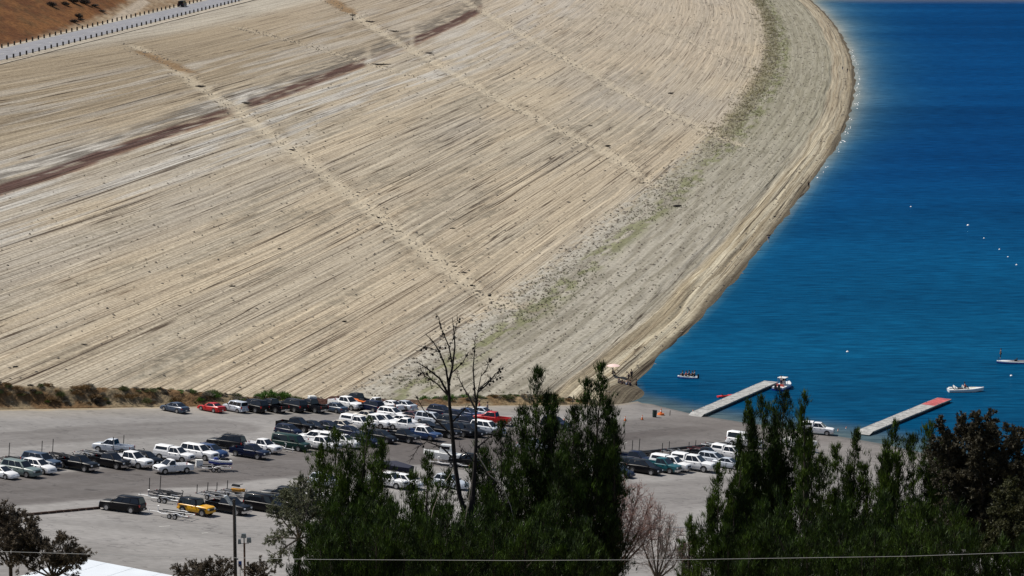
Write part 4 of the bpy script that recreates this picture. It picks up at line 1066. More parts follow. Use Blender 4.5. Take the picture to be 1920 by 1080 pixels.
# ------------------------------------------------------------------ docks
M_CONC = mat('weathered_dock_deck', (0.34, 0.335, 0.32), 0.9, noise=0.45, nscale=1.2)
M_REDPAINT = mat('red_deck_paint', (0.40, 0.085, 0.085), 0.85, noise=0.45, nscale=1.2)
M_FLOAT = mat('dock_float', (0.03, 0.03, 0.03), 0.8)
def dock(pa, pb, width, label, red_from=None, n=9):
    a, b_ = at_z(*pa, 0.45)[:2], at_z(*pb, 0.45)[:2]
    d = b_ - a; L = float(np.hypot(*d)); root = bpy.data.objects.new('floating_dock', None); COL.objects.link(root)
    root.matrix_world = Matrix.Translation((a[0], a[1], 0)) @ Matrix.Rotation(math.atan2(d[1], d[0]), 4, 'Z')
    seg = L / n; P = []
    for i in range(n):
        x = (i + 0.5) * seg; first = i == 0
        z = 0.52 + 0.02 * math.sin(i * 2.1)
        isred = red_from is not None and (i + 0.5) / n > red_from
        # deck boards of the section, each laid across
        nb = 6
        for k in range(nb):
            bw = seg / nb
            P.append(('deck_board', MB().box((x - seg / 2 + (k + 0.5) * bw, 0, z + 0.004 * ((k * 7 + i * 3) % 5 - 2)), (bw - 0.05, width, 0.10)).mesh('deck_board', smooth=False), M_REDPAINT if isred else M_CONC, None))
        if not first:
            P.append(('float', MB().box((x, 0, 0.16), (seg * 0.86, width * 0.92, 0.58)).mesh('float'), M_FLOAT, None))
        for sy in (-1, 1):
            P.append(('rub_rail', MB().box((x, sy * (width / 2 + 0.05), z - 0.05), (seg - 0.06, 0.09, 0.22)).mesh('rub_rail', smooth=False), mat('grey_rub_rail', (0.25, 0.25, 0.24), 0.8), None))
            if i % 2: P.append(('cleat', MB().tube([(x - 0.15, sy * (width / 2 - 0.15), z + 0.14), (x + 0.15, sy * (width / 2 - 0.15), z + 0.14)], 0.03, 5).tube([(x, sy * (width / 2 - 0.15), z + 0.04), (x, sy * (width / 2 - 0.15), z + 0.14)], 0.03, 5).mesh('cleat'), M_STEEL, None))
    P.append(('gangway_plate', MB().add([(-1.6, -width / 2, 0.20), (0.05, -width / 2, 0.585), (0.05, width / 2, 0.585), (-1.6, width / 2, 0.20), (-1.6, -width / 2, 0.14), (0.05, -width / 2, 0.5), (0.05, width / 2, 0.5), (-1.6, width / 2, 0.14)], [(0, 1, 2, 3), (7, 6, 5, 4), (0, 4, 5, 1), (2, 6, 7, 3), (1, 5, 6, 2), (3, 7, 4, 0)]).mesh('gangway_plate', smooth=False), M_CONC, None))
    place_parts(root, P, {})
    tag(root, label, 'dock')
dock((1308, 776), (1446, 716), 2.5, 'long grey floating dock at the left of the launch ramp')
dock((1625, 808), (1771, 748), 2.5, 'floating dock on the right with a faded red painted outer end', red_from=0.78)

# ------------------------------------------------------------------ cones, bins, kerbs, buoys
def cone(px, py, scale, label, base=False):
    c = bpy.data.objects.new('traffic_cone', None); COL.objects.link(c)
    p = on_lot(px, py); c.matrix_world = lot_matrix(p[0], p[1], 0.3) @ Matrix.Scale(scale, 4)
    P = [('cone_body', MB().tube([(0, 0, 0.04), (0, 0, 0.75)], [0.17, 0.03], 12).mesh('cone_body'), M_ORANGE, None), ('base', MB().box((0, 0, 0.025), (0.42, 0.42, 0.05)).mesh('base'), M_DARK if not base else M_ORANGE, None),
         ('reflective_band', MB().tube([(0, 0, 0.42), (0, 0, 0.55)], [0.108, 0.080], 12, caps=False).mesh('reflective_band'), M_WHITEPLASTIC, None)]
    if base: P[1] = ('base', MB().tube([(0, 0, 0.0), (0, 0, 0.22)], [0.42, 0.36], 12).mesh('base'), M_ORANGE, None)
    place_parts(c, P, {}); tag(c, label, 'traffic cone', 'traffic cones on the lot'); return c
cone(1172, 789, 1.1, 'orange traffic cone farthest left on the open ramp asphalt')
cone(1204, 787, 1.1, 'orange traffic cone second from left on the open ramp asphalt')
cone(1239, 778, 1.5, 'large orange drum-based cone beside the dark bin', base=True)
cone(1299, 776, 1.0, 'orange cone at the shore end of the left dock')
cone(1571, 812, 1.0, 'orange cone just right of the white pickup on the ramp')
cone(1586, 810, 1.2, 'taller orange cone left of the right dock')
cone(781, 768, 1.4, 'orange cone by the dark bank right of the silver sedan')
cone(1057, 797, 1.5, 'orange cone behind the lone navy suv between the pines')
cone(1043, 812, 1.0, 'orange cone in front of the lone navy suv between the pines')
b = bpy.data.objects.new('trash_bin', None); COL.objects.link(b); p = on_lot(1227, 782); b.matrix_world = lot_matrix(p[0], p[1], 0)
place_parts(b, [('drum', MB().tube([(0, 0, 0.05), (0, 0, 0.6), (0, 0, 1.15)], [0.34, 0.38, 0.38], 14).mesh('drum'), mat('dark_green_bin', (0.008, 0.028, 0.024), 0.5), None), ('rim', MB().tube([(0, 0, 1.12), (0, 0, 1.2)], 0.41, 14).mesh('rim'), M_DARK, None)], {})
tag(b, 'dark green trash bin beside the large orange cone', 'trash bin')
b = bpy.data.objects.new('marker_post', None); COL.objects.link(b); p = on_lot(1256, 779); b.matrix_world = lot_matrix(p[0], p[1], 0)
place_parts(b, [('post', MB().tube([(0, 0, 0), (0, 0, 0.8)], 0.06, 8).mesh('post'), M_DARK, None), ('cap', MB().tube([(0, 0, 0.8), (0, 0, 0.9)], [0.075, 0.03], 8).mesh('cap'), M_DARK, None)], {})
tag(b, 'thin black marker post right of the large orange cone', 'post')
b = bpy.data.objects.new('utility_cabin', None); COL.objects.link(b); p = on_lot(584, 769); b.matrix_world = lot_matrix(p[0], p[1], -1.2)
place_parts(b, [('cabin', MB().box((0, 0, 1.15), (1.15, 1.15, 2.1)).mesh('cabin', smooth=False), mat('pale_blue_plastic', (0.60, 0.66, 0.74), 0.5), None), ('roof', MB().box((0, 0, 2.28), (1.22, 1.22, 0.16), taper=0.85).mesh('roof', smooth=False), M_VINYL, None), ('door', MB().box((0.585, 0, 1.12), (0.03, 0.8, 1.9)).mesh('door', smooth=False), M_VINYL, None)], {})
tag(b, 'white upright cabin box standing behind the dark far-row vehicles', 'cabin')

M_TIMBER = mat('creosote_timber', (0.055, 0.03, 0.02), 0.9, noise=0.3)
def kerb(pa, pb, label, h=0.28, w=0.3, n=12, material=M_TIMBER, name='timber_kerb'):
    a, b_ = on_lot(*pa), on_lot(*pb); L = math.hypot(b_[0] - a[0], b_[1] - a[1]); ang_ = math.atan2(b_[1] - a[1], b_[0] - a[0])
    root = bpy.data.objects.new(name, None); COL.objects.link(root)
    c = (a + b_) / 2; root.matrix_world = lot_matrix(c[0], c[1], ang_)
    P = []
    for i in range(n):
        x = -L / 2 + (i + 0.5) * L / n
        P.append(('timber', MB().box((x, 0.03 * math.sin(i * 2.3), h / 2), (L / n - 0.12, w, h)).mesh('timber', smooth=False), material, None))
    place_parts(root, P, {}); tag(root, label, 'kerb')
kerb((18, 970), (188, 954), 'low dark timber kerb running left from the black suv')
kerb((1146, 856), (1375, 832), 'long black kerb behind the trailers of the right block', 0.35, 0.35, 16, M_BLACKSTEEL)
# worn paint dashes on the asphalt
pm = MB()
for (x0, y0, x1, y1) in ((298, 988, 319, 986), (378, 1000, 390, 999), (160, 957, 172, 956), (1160, 832, 1176, 830)):
    a, b_ = on_lot(x0, y0), on_lot(x1, y1); c = (a + b_) / 2
    vs = []
    for t, sgn in ((a, -1), (b_, -1), (b_, 1), (a, 1)):
        vs.append((t[0], t[1] + sgn * 0.10, lot_ground(t[0], t[1] + sgn * 0.1) + 0.012))
    pm.add(vs, [(0, 1, 2, 3)])
link('road_marking', pm.mesh('parking_marking', mat('worn_white_paint', (0.55, 0.54, 0.5), 0.8)), None, kind='structure')

for i, (px, py, r, lab) in enumerate([(1589, 660, 0.28, 'white buoy floating above the left dock end'), (1815, 423, 0.36, 'largest white buoy high on the open water'), (1896, 705, 0.26, 'white buoy just below the fishing boat'), (1708, 388, 0.26, 'white buoy farthest left in the upper lake'),
        (1845, 447, 0.22, 'small buoy first in the line below the largest buoy'), (1874, 468, 0.24, 'small buoy second in the line below the largest buoy'), (1890, 482, 0.22, 'small buoy third in the line below the largest buoy'), (1906, 497, 0.26, 'small buoy last in the line at the right edge')]):
    o = bpy.data.objects.new('buoy', None); COL.objects.link(o); p = at_z(px, py, 0); o.location = (p[0], p[1], 0)
    prof = [(-0.5, 0.1), (-0.35, 0.75), (0, 1.0), (0.45, 0.85), (0.8, 0.45), (0.95, 0.12)]
    place_parts(o, [('float', MB().tube([(0, 0, z * r) for z, _ in prof], [max(0.02, q * r) for _, q in prof], 12).mesh('float', angle=80), M_WHITEPLASTIC, None), ('mooring_ring', MB().tube([(0, 0, 0.9 * r), (0, 0, 1.25 * r)], 0.05, 6).mesh('mooring_ring'), M_STEEL, None)], {})
    tag(o, lab, 'buoy', 'white buoys on the lake')

# ------------------------------------------------------------------ guard posts on the crest
post_me = MB().tube([(0, 0, -0.3), (0, 0, 1.08), (0, 0, 1.16)], [0.24, 0.24, 0.16], 8).mesh('guard_post', mat('black_guard_post', (0.02, 0.016, 0.013), 0.8))
def ordinal(n):
    w = ['', 'first', 'second', 'third', 'fourth', 'fifth', 'sixth', 'seventh', 'eighth', 'ninth', 'tenth', 'eleventh', 'twelfth', 'thirteenth', 'fourteenth', 'fifteenth', 'sixteenth', 'seventeenth', 'eighteenth', 'nineteenth']
    t = ['', '', 'twenty', 'thirty', 'forty', 'fifty']; tt = ['', '', 'twentieth', 'thirtieth', 'fortieth', 'fiftieth']
    if n < 20: return w[n]
    return tt[n // 10] if n % 10 == 0 else t[n // 10] + '-' + w[n % 10]
def to_px(q):
    v = np.array([q[0], q[1], q[2] - CAMZ]); d = v[1] * math.cos(PITCH) - v[2] * math.sin(PITCH); u = v[1] * math.sin(PITCH) + v[2] * math.cos(PITCH)
    return 960 + FPX * v[0] / d, 540 - FPX * u / d
def posts(off, side, group):
    k = 0
    for s in np.arange(-12, 420, 6.1):
        q = crest_pt(s, off); px, py = to_px((q[0], q[1], CREST + 0.5))
        if px < 2 or py < 0: continue
        k += 1
        o = bpy.data.objects.new('guard_post', post_me); COL.objects.link(o); o.location = (q[0], q[1], CREST)
        tag(o, ordinal(k) + ' black guard post from the left edge on the ' + side + ' side of the crest road', 'guard post', group)
posts(0.0, 'lake', 'guard posts on the lake side')
posts(road_w, 'hill', 'guard posts on the hill side')
# ------------------------------------------------------------------ foliage tools
def blades(cent, dirs, length, width, n, spread, seed, droop=0.0):
    """n thin triangles from every tuft centre, fanned about its direction"""
    g = np.random.default_rng(seed)
    c = np.repeat(np.asarray(cent, float), n, 0); d = np.repeat(np.asarray(dirs, float), n, 0)
    r = g.normal(size=c.shape); dd = d + r * spread; dd[:, 2] -= droop
    dd /= np.linalg.norm(dd, axis=1, keepdims=True) + 1e-9
    ln = length * g.uniform(0.6, 1.25, len(c))[:, None]
    s = np.cross(dd, g.normal(size=c.shape)); s /= np.linalg.norm(s, axis=1, keepdims=True) + 1e-9
    c = c + g.normal(size=c.shape) * length * 0.18
    wv = s * width * g.uniform(0.7, 1.3, len(c))[:, None]
    V = np.stack([c - wv * 0.5, c + wv * 0.5, c + dd * ln], 1).reshape(-1, 3)
    return V, np.arange(len(V)).reshape(-1, 3)

def leaf_mat(name, c1, c2, rough=0.6, trans=0.25, scale=1.2, power=1.0):
    m, n, l, b = new_mat(name)
    geo = n.new('ShaderNodeNewGeometry'); nt = n.new('ShaderNodeTexNoise'); nt.inputs['Scale'].default_value = scale; nt.inputs['Detail'].default_value = 4
    l.new(geo.outputs['Position'], nt.inputs['Vector'])
    mr = n.new('ShaderNodeMapRange'); mr.inputs['From Min'].default_value = 0.35; mr.inputs['From Max'].default_value = 0.65; l.new(nt.outputs['Fac'], mr.inputs['Value'])
    ad = n.new('ShaderNodeMath'); ad.operation = 'MULTIPLY_ADD'; ad.inputs[1].default_value = 0.6; ad.use_clamp = True
    l.new(geo.outputs['Random Per Island'], ad.inputs[0])
    hm = n.new('ShaderNodeMath'); hm.operation = 'MULTIPLY'; hm.inputs[1].default_value = 0.5; l.new(mr.outputs[0], hm.inputs[0]); l.new(hm.outputs[0], ad.inputs[2])
    mx = n.new('ShaderNodeMix'); mx.data_type = 'RGBA'; mx.inputs[6].default_value = (*c1, 1); mx.inputs[7].default_value = (*c2, 1)
    pw = n.new('ShaderNodeMath'); pw.operation = 'POWER'; pw.inputs[1].default_value = power; l.new(ad.outputs[0], pw.inputs[0])
    l.new(pw.outputs[0], mx.inputs[0]); l.new(mx.outputs[2], b.inputs['Base Color'])
    b.inputs['Roughness'].default_value = rough; b.inputs['Specular IOR Level'].default_value = 0.3
    if trans:
        tr = n.new('ShaderNodeBsdfTranslucent'); l.new(mx.outputs[2], tr.inputs['Color'])
        ms = n.new('ShaderNodeMixShader'); ms.inputs[0].default_value = trans
        l.new(b.outputs[0], ms.inputs[1]); l.new(tr.outputs[0], ms.inputs[2]); l.new(ms.outputs[0], n['Material Output'].inputs['Surface'])
    return m
M_PINE = leaf_mat('pine_needles', (0.0035, 0.011, 0.002), (0.105, 0.175, 0.018), scale=0.6, power=1.9, trans=0.18)  # near-black to lime per needle: crown shade and sunlit flecks put into the colour
M_PINE_D = leaf_mat('pine_needles_dark', (0.0025, 0.0075, 0.0018), (0.070, 0.128, 0.013), scale=0.6, power=2.1, trans=0.15)  # darker copy for the dark pines; shade of the low mass put into the colour
M_EUC = leaf_mat('grey_green_leaves', (0.06, 0.07, 0.035), (0.16, 0.17, 0.10))
M_RUST = leaf_mat('rusty_brown_leaves', (0.016, 0.014, 0.009), (0.080, 0.070, 0.040))
M_BUSHY = leaf_mat('dark_purple_brown_leaves', (0.038, 0.030, 0.022), (0.140, 0.112, 0.080))
M_BARK = mat('pine_bark', (0.050, 0.038, 0.030), 0.95, noise=0.4, nscale=3)
M_DEAD = mat('dead_wood', (0.014, 0.011, 0.010), 0.95, noise=0.4, nscale=2)
M_GREYBARK = mat('grey_twig_bark', (0.20, 0.175, 0.16), 0.95, noise=0.3, nscale=3)
M_PINKTWIG = leaf_mat('reddish_twigs', (0.30, 0.13, 0.115), (0.50, 0.31, 0.28), trans=0.1)

def tube_np(A, B, ra, rb, n=4):
    """many straight tapered sticks at once"""
    A = np.asarray(A, float); B = np.asarray(B, float); t = B - A; t /= np.linalg.norm(t, axis=1, keepdims=True) + 1e-9
    h = np.where(np.abs(t[:, 2:3]) < 0.9, [[0, 0, 1.0]], [[1.0, 0, 0]]); u = np.cross(t, h); u /= np.linalg.norm(u, axis=1, keepdims=True); v = np.cross(t, u)
    V = []
    for k in range(n):
        q = 2 * math.pi * k / n; o = u * math.cos(q) + v * math.sin(q)
        V.append(A + o * np.reshape(ra, (-1, 1))); 
    for k in range(n):
        q = 2 * math.pi * k / n; o = u * math.cos(q) + v * math.sin(q)
        V.append(B + o * np.reshape(rb, (-1, 1)))
    V = np.stack(V, 1); m = len(A); base = np.arange(m)[:, None] * 2 * n
    F = np.concatenate([np.stack([base[:, 0] + k, base[:, 0] + (k + 1) % n, base[:, 0] + n + (k + 1) % n, base[:, 0] + n + k], -1) for k in range(n)])
    return V.reshape(-1, 3), F

def pine(dist, leaders, label, material, trunk_px, seed, base_z=None, dens=1.0, group='conifers in the foreground'):
    """leaders: (px apex x, apex y, foot y, half width px, depth offset m)"""
    g = np.random.default_rng(seed)
    foot = at_y(trunk_px, 1080, dist); gz = float(hill_z(foot[0], dist)) - 0.3
    root = bpy.data.objects.new('pine_tree', None); COL.objects.link(root); root.location = (foot[0], dist, gz)
    org = np.array([foot[0], dist, gz])
    tr = MB(); CT = []; CD = []; SA = []; SB = []; SR = []
    main = max(leaders, key=lambda q: -q[1])
    top_main = at_y(main[0], main[1], dist)
    tr.tube([(0, 0, 0)] + [tuple((top_main - org) * np.array([t ** 1.5, t, t])) for t in (0.25, 0.5, 0.75, 0.97)], [0.32, 0.26, 0.19, 0.11, 0.02], 8)
    full = []
    for L in leaders:
        full.append(L)
        ax, ay, fy, hwpx, dy = L
        for k in range(2):
            t = g.uniform(0.10, 0.5); full.append((ax + g.choice([-1, 1]) * hwpx * g.uniform(0.3, 0.8), ay + (fy - ay) * t, fy + 10, hwpx * g.uniform(0.35, 0.62), dy + g.uniform(-1.8, 1.8)))
    for (ax, ay, fy, hwpx, dy) in full:
        y = dist + dy
        a = at_y(ax, ay, y); f = at_y(ax + g.uniform(-6, 6), fy, y); R = hwpx / FPX * y * 1.32
        H = a[2] - f[2]
        if (ax, ay) != (main[0], main[1]):
            j = np.array([org[0] + (top_main[0] - org[0]) * 0.3, org[1], max(f[2] - 0.1 * H, org[2] + 0.5)])
            tr.tube([tuple(j - org), tuple((j * 0.4 + f * 0.6) - org), tuple(f - org), tuple((f * 0.3 + a * 0.7) - org), tuple(a - org)], [0.14, 0.12, 0.10, 0.05, 0.012], 6)
        nb = int(H * 5.0 * dens)
        for k in range(nb):
            t = (k + g.random()) / nb                   # 0 foot .. 1 apex
            prof = (1 - t) ** 0.7 * (0.72 + 0.5 * math.sin(t * 23 + ax) ** 2)
            ln = R * prof * (g.uniform(0.45, 1.0) if g.random() < 0.85 else g.uniform(1.0, 1.45)) + 0.20
            az = g.uniform(0, 2 * math.pi); el = math.radians(g.uniform(-4, 32) + 34 * t)
            d0 = np.array([math.cos(az) * math.cos(el), math.sin(az) * math.cos(el), math.sin(el)])
            o = f + (a - f) * t
            up = np.array([0, 0, 1.0])
            ns = max(2, int(ln / 0.30))
            prev = o
            for i in range(1, ns + 1):
                q = i / ns
                p = o + d0 * ln * q + up * 0.42 * ln * q * q
                if i % 3 == 0 or i == ns:
                    SA.append(prev); SB.append(p); SR.append(0.035 * (1 - q * 0.7)); prev = p
                if q > 0.35:
                    for _ in range(2 if q < 0.7 else 4):
                        CT.append(p + g.normal(size=3) * np.array([0.24, 0.24, 0.30]) * (0.4 + 0.6 * q) * min(1.0, ln)); CD.append(d0 * 0.30 + up * 0.85)
    tm = tr.mesh('trunk', M_BARK)
    link('trunk', tm, root)
    V, Fc = blades(np.array(CT) - org, CD, 0.52, 0.060, 8, 0.30, seed + 100)
    cm = np_mesh('crown', V, Fc, smooth=False); link('crown', cm, root, material, kind='stuff')
    V, Fc = tube_np(np.array(SA) - org, np.array(SB) - org, np.array(SR), np.array(SR) * 0.6, 3)
    bm_ = np_mesh('branches', V, Fc); link('branches', bm_, root, M_BARK, kind='stuff')
    tag(root, label, 'tree', group)
    return root

pine(246, [(690, 800, 1010, 46, 1.2), (628, 812, 1000, 42, -0.5), (655, 850, 1090, 68, 0), (612, 880, 1060, 34, 1.5), (700, 880, 1100, 50, -1.5)], 'bushy pine with twin tops in front of the third row, left of centre', M_PINE, 655, 11)
pine(240, [(1010, 698, 960, 44, 0), (978, 772, 1040, 46, 1.8), (1035, 790, 1040, 40, -1.5), (940, 800, 1080, 52, -1.0), (905, 850, 1100, 48, 1.0), (985, 860, 1110, 56, -2.0)], 'dark tall pine with a pointed top, right of the dead tree', M_PINE_D, 985, 12, dens=1.15)
pine(236, [(1130, 690, 930, 30, 0), (1102, 718, 960, 34, 1.0), (1076, 770, 1040, 42, -1.2), (1142, 760, 940, 20, 0.5), (1120, 850, 1090, 52, -1.5), (1060, 850, 1100, 55, 1.8), (1132, 930, 1090, 40, -2.0)], 'tallest centre pine with a slender top against the beach', M_PINE_D, 1090, 13, dens=1.15)
pine(232, [(802, 858, 1100, 36, 0), (772, 895, 1110, 34, 1.4), (838, 890, 1110, 42, -1.4), (735, 945, 1110, 42, 0.8)], 'medium pine with spiky tops left of the dead tree trunk', M_PINE, 795, 14)
pine(228, [(625, 945, 1120, 52, 0), (680, 950, 1130, 60, 1.5), (580, 990, 1120, 36, -1), (740, 960, 1130, 60, -1.5)], 'low dark pine filling the foot of the left clump', M_PINE_D, 660, 15, dens=1.15)
pine(224, [(840, 960, 1140, 70, 0), (930, 950, 1140, 70, 1.0), (1020, 960, 1140, 70, -1), (1090, 985, 1130, 48, 1.0), (885, 985, 1140, 60, -1.6)], 'low dark pine filling the foot of the centre clump', M_PINE_D, 930, 16, dens=1.2)
pine(238, [(1470, 742, 960, 32, 0), (1430, 752, 990, 36, 1.4), (1402, 760, 1000, 22, -1.0), (1485, 800, 1030, 40, -1.4), (1440, 850, 1090, 52, 1.0), (1404, 860, 1060, 24, -2)], 'tall dense pine standing before the left dock', M_PINE_D, 1450, 17, dens=1.15)
pine(233, [(1508, 742, 950, 13, 0), (1520, 830, 1020, 26, 1.0)], 'thin spindly pine leaning at the right side of the tall dense pine', M_PINE, 1512, 18, dens=0.8)
pine(244, [(1605, 812, 1060, 30, 0), (1570, 840, 1070, 34, 1.4), (1545, 865, 1080, 32, -1), (1620, 880, 1100, 40, -1.4)], 'small pine in front of the launch ramp, between the two docks', M_PINE, 1590, 19)
pine(240, [(1676, 800, 1060, 36, 0), (1742, 800, 1060, 40, 1.5), (1712, 820, 1080, 44, -1), (1655, 860, 1090, 34, 1), (1770, 850, 1090, 36, -1.5)], 'broad green pine below the right dock', M_PINE, 1705, 20)
pine(226, [(1348, 880, 1050, 22, 0), (1335, 940, 1100, 30, 1), (1375, 910, 1090, 24, -1), (1392, 860, 1030, 14, 0.5)], 'narrow young pine at the left foot of the right clump', M_PINE, 1350, 21)
pine(222, [(1430, 950, 1130, 46, 0), (1500, 940, 1130, 66, 1.2), (1580, 950, 1130, 60, -1.2), (1660, 940, 1130, 60, 0.6), (1365, 1000, 1120, 26, -1)], 'low dark pine filling the foot of the right clump', M_PINE_D, 1500, 22, dens=1.2)
pine(218, [(1720, 950, 1130, 70, 0), (1790, 960, 1130, 66, 1.0), (1640, 1010, 1130, 50, -1)], 'low green pine at the bottom right corner', M_PINE, 1740, 23, dens=1.1)
pine(214, [(600, 1000, 1140, 46, 0), (650, 985, 1140, 50, 1), (705, 990, 1140, 50, -1), (760, 985, 1140, 52, 0.5), (810, 990, 1140, 50, -0.7)], 'dark pine foliage along the bottom edge left of the dead tree', M_PINE_D, 705, 25, dens=1.1)
pine(212, [(870, 1000, 1140, 50, 0), (925, 1000, 1140, 52, 1), (985, 995, 1140, 52, -1), (1040, 1005, 1140, 50, 0.5), (1095, 1015, 1140, 36, -0.7)], 'dark pine foliage along the bottom edge right of the dead tree', M_PINE_D, 985, 26, dens=1.1)
pine(210, [(1405, 1010, 1140, 34, 0), (1455, 990, 1140, 52, 1), (1515, 1000, 1140, 52, -1), (1575, 995, 1140, 52, 0.5), (1640, 1000, 1140, 52, -0.7), (1700, 1005, 1140, 50, 0.8), (1765, 1000, 1140, 52, -0.6)], 'dark pine foliage along the bottom edge of the right clump', M_PINE_D, 1570, 27, dens=1.1)
pine(209, [(1830, 1010, 1140, 46, 0), (1880, 1020, 1140, 44, 1), (1925, 1015, 1140, 44, -1)], 'dark green pine tops at the bottom right corner below the olive tree', M_PINE_D, 1880, 28, dens=1.1)
pine(262, [(1292, 978, 1110, 19, 0)], 'small lone pine sapling beside the lot fence', M_PINE, 1292, 24, dens=1.2)

# ------------------------------------------------------------------ broad-leaved trees
def branch_tree(name, dist, trunk_px, foot_y, tips, label, leaf, bark, seed, levels=4, leaf_len=0.16, leaf_w=0.05, nleaf=5, spread=0.55, r0=0.16, group=None, twigs=6, leaf_name='crown', trunk_lean=0.0, foot_z=None):
    """tips: (px, py, dy) end points of main limbs; side twigs and leaves fill around them"""
    g = np.random.default_rng(seed)
    base = at_y(trunk_px, 1080, dist); gz = float(hill_z(base[0], dist)) - 0.2 if foot_z is None else foot_z
    org = np.array([base[0], dist, gz]); root = bpy.data.objects.new(name, None); COL.objects.link(root); root.location = tuple(org)
    tr = MB(); SA = []; SB = []; RA = []; RB_ = []; CT = []; CD = []
    fork = at_y(trunk_px + trunk_lean, foot_y, dist)
    tr.tube([(0, 0, 0), tuple((fork - org) * 0.5), tuple(fork - org)], [r0 * 1.3, r0 * 1.1, r0], 7)
    for (px, py, dy) in tips:
        a = at_y(px, py, dist + dy)
        mid = (fork + a) / 2 + np.array([(a[0] - fork[0]) * 0.18, 0, 0.05 * (a[2] - fork[2])]) + g.normal(size=3) * 0.12
        pts = [fork, (fork * 2 + mid) / 3, mid, (mid + a) / 2 + g.normal(size=3) * 0.08, a]
        tr.tube([tuple(p - org) for p in pts], [r0 * 0.7, r0 * 0.55, r0 * 0.38, r0 * 0.22, 0.012], 5)
        L = np.linalg.norm(a - fork)
        stack = []
        for k in range(int(twigs * L)):
            t = g.uniform(0.25, 1.0); i = min(int(t * 4), 3); f = t * 4 - i
            p = pts[i] * (1 - f) + pts[i + 1] * f
            d = (a - fork) / L + g.normal(size=3) * spread; d /= np.linalg.norm(d)
            stack.append((p, d, (0.45 + 0.20 * L * (1 - t) + 0.25) * g.uniform(0.6, 1.2), 0))
        while stack:
            p, d, ln, lev = stack.pop()
            e = p + d * ln; rr = 0.022 * (0.6 ** lev)
            SA.append(p); SB.append(e); RA.append(rr); RB_.append(rr * 0.5)
            if lev + 1 < levels - 1:
                for _ in range(3):
                    nd = d + g.normal(size=3) * 0.6; nd[2] += 0.15; nd /= np.linalg.norm(nd)
                    stack.append((p + d * ln * g.uniform(0.4, 1.0), nd, ln * g.uniform(0.45, 0.75), lev + 1))
            if nleaf:
                for q in (0.45, 0.7, 0.9, 1.0): CT.append(p + d * ln * q); CD.append(d)
    link('trunk', tr.mesh('trunk', bark), root)
    V, F_ = tube_np(np.array(SA) - org, np.array(SB) - org, np.array(RA), np.array(RB_), 3)
    link('twigs', np_mesh('twigs', V, F_), root, bark, kind='stuff')
    if nleaf:
        V, F_ = blades(np.array(CT) - org, CD, leaf_len, leaf_w, nleaf, 0.8, seed + 50, droop=0.25)
        link(leaf_name, np_mesh('crown', V, F_, smooth=False), root, leaf, kind='stuff')
    tag(root, label, 'tree' if 'tree' in name else 'shrub', group)
    return root
branch_tree('sparse_tree', 232, 560, 1010, [(565, 905, 0), (535, 925, 1), (522, 960, -1), (548, 940, 1.5), (580, 930, -1), (512, 1010, 1), (520, 1050, 0), (590, 960, 1.2), (600, 1000, -0.6), (555, 985, -1.6), (575, 1030, 1)], 'sparse grey-green tree at the left foot of the pines', M_EUC, M_GREYBARK, 31, levels=3, leaf_len=0.24, leaf_w=0.075, nleaf=4, twigs=7)
branch_tree('broadleaf_tree', 226, 20, 1065, [(10, 965, 0), (35, 968, 1), (55, 985, -1), (62, 1005, 0.5), (25, 990, -1.5), (0, 985, 1.2), (-20, 1000, 0), (45, 1020, 1.5), (15, 1010, 0.6)], 'brown-leaved tree at the lower left corner', M_BUSHY, M_BARK, 32, levels=4, leaf_len=0.22, leaf_w=0.10, nleaf=3, twigs=4.5)
branch_tree('brown_shrub', 224, 100, 1085, [(75, 1020, 0), (100, 1016, 1), (120, 1022, -1), (138, 1035, 0.5), (148, 1050, -0.5), (60, 1035, 1), (90, 1045, -1), (118, 1050, 1.4), (40, 1050, 0.3)], 'brown-leaved shrub beside the white roof', M_BUSHY, M_BARK, 33, levels=4, leaf_len=0.20, leaf_w=0.09, nleaf=3, twigs=4.5)
branch_tree('brown_shrub', 234, 400, 1110, [(345, 1072, 0), (365, 1066, 1), (390, 1064, -1), (410, 1060, 0.5), (425, 1066, -0.5), (380, 1078, 0.7)], 'low brown shrub left of the utility pole at the bottom edge', M_BUSHY, M_BARK, 34, levels=4, leaf_len=0.18, leaf_w=0.08, nleaf=3, twigs=5)
branch_tree('brown_shrub', 236, 490, 1110, [(470, 1070, 0), (482, 1068, 1), (495, 1073, -1)], 'low brown shrub right of the lamp post at the bottom edge', M_BUSHY, M_BARK, 35, levels=4, leaf_len=0.18, leaf_w=0.08, nleaf=3, twigs=5)
branch_tree('bare_shrub', 240, 1150, 1078, [(1085, 985, 0.5), (1100, 1030, -0.5), (1148, 900, 0), (1172, 908, 1), (1125, 918, -1), (1196, 920, 0.8), (1160, 940, -1.3), (1108, 955, 0.7), (1218, 942, -0.6), (1185, 965, 1.4), (1140, 985, -0.5), (1098, 1000, 1.2), (1205, 985, -1.2), (1120, 1020, 1.0), (1178, 1010, -1), (1228, 975, 0.6)], 'leafless reddish shrub in front of the lot, right of the centre pines', M_PINKTWIG, mat('reddish_bark', (0.30, 0.20, 0.175), 0.95, noise=0.3, nscale=3), 36, levels=4, leaf_len=0.10, leaf_w=0.022, nleaf=1, twigs=6.5, leaf_name='buds')
branch_tree('bare_shrub', 244, 1232, 1088, [(1215, 965, 0), (1238, 958, 1), (1255, 978, -1), (1270, 1000, 0.5), (1200, 990, -0.5), (1240, 1005, 1), (1278, 1030, -1), (1215, 1030, 1), (1255, 1040, 0.5)], 'leafless grey-pink shrub right of the reddish one', M_PINKTWIG, M_GREYBARK, 37, levels=4, leaf_len=0.08, leaf_w=0.018, nleaf=1, twigs=6, leaf_name='buds')
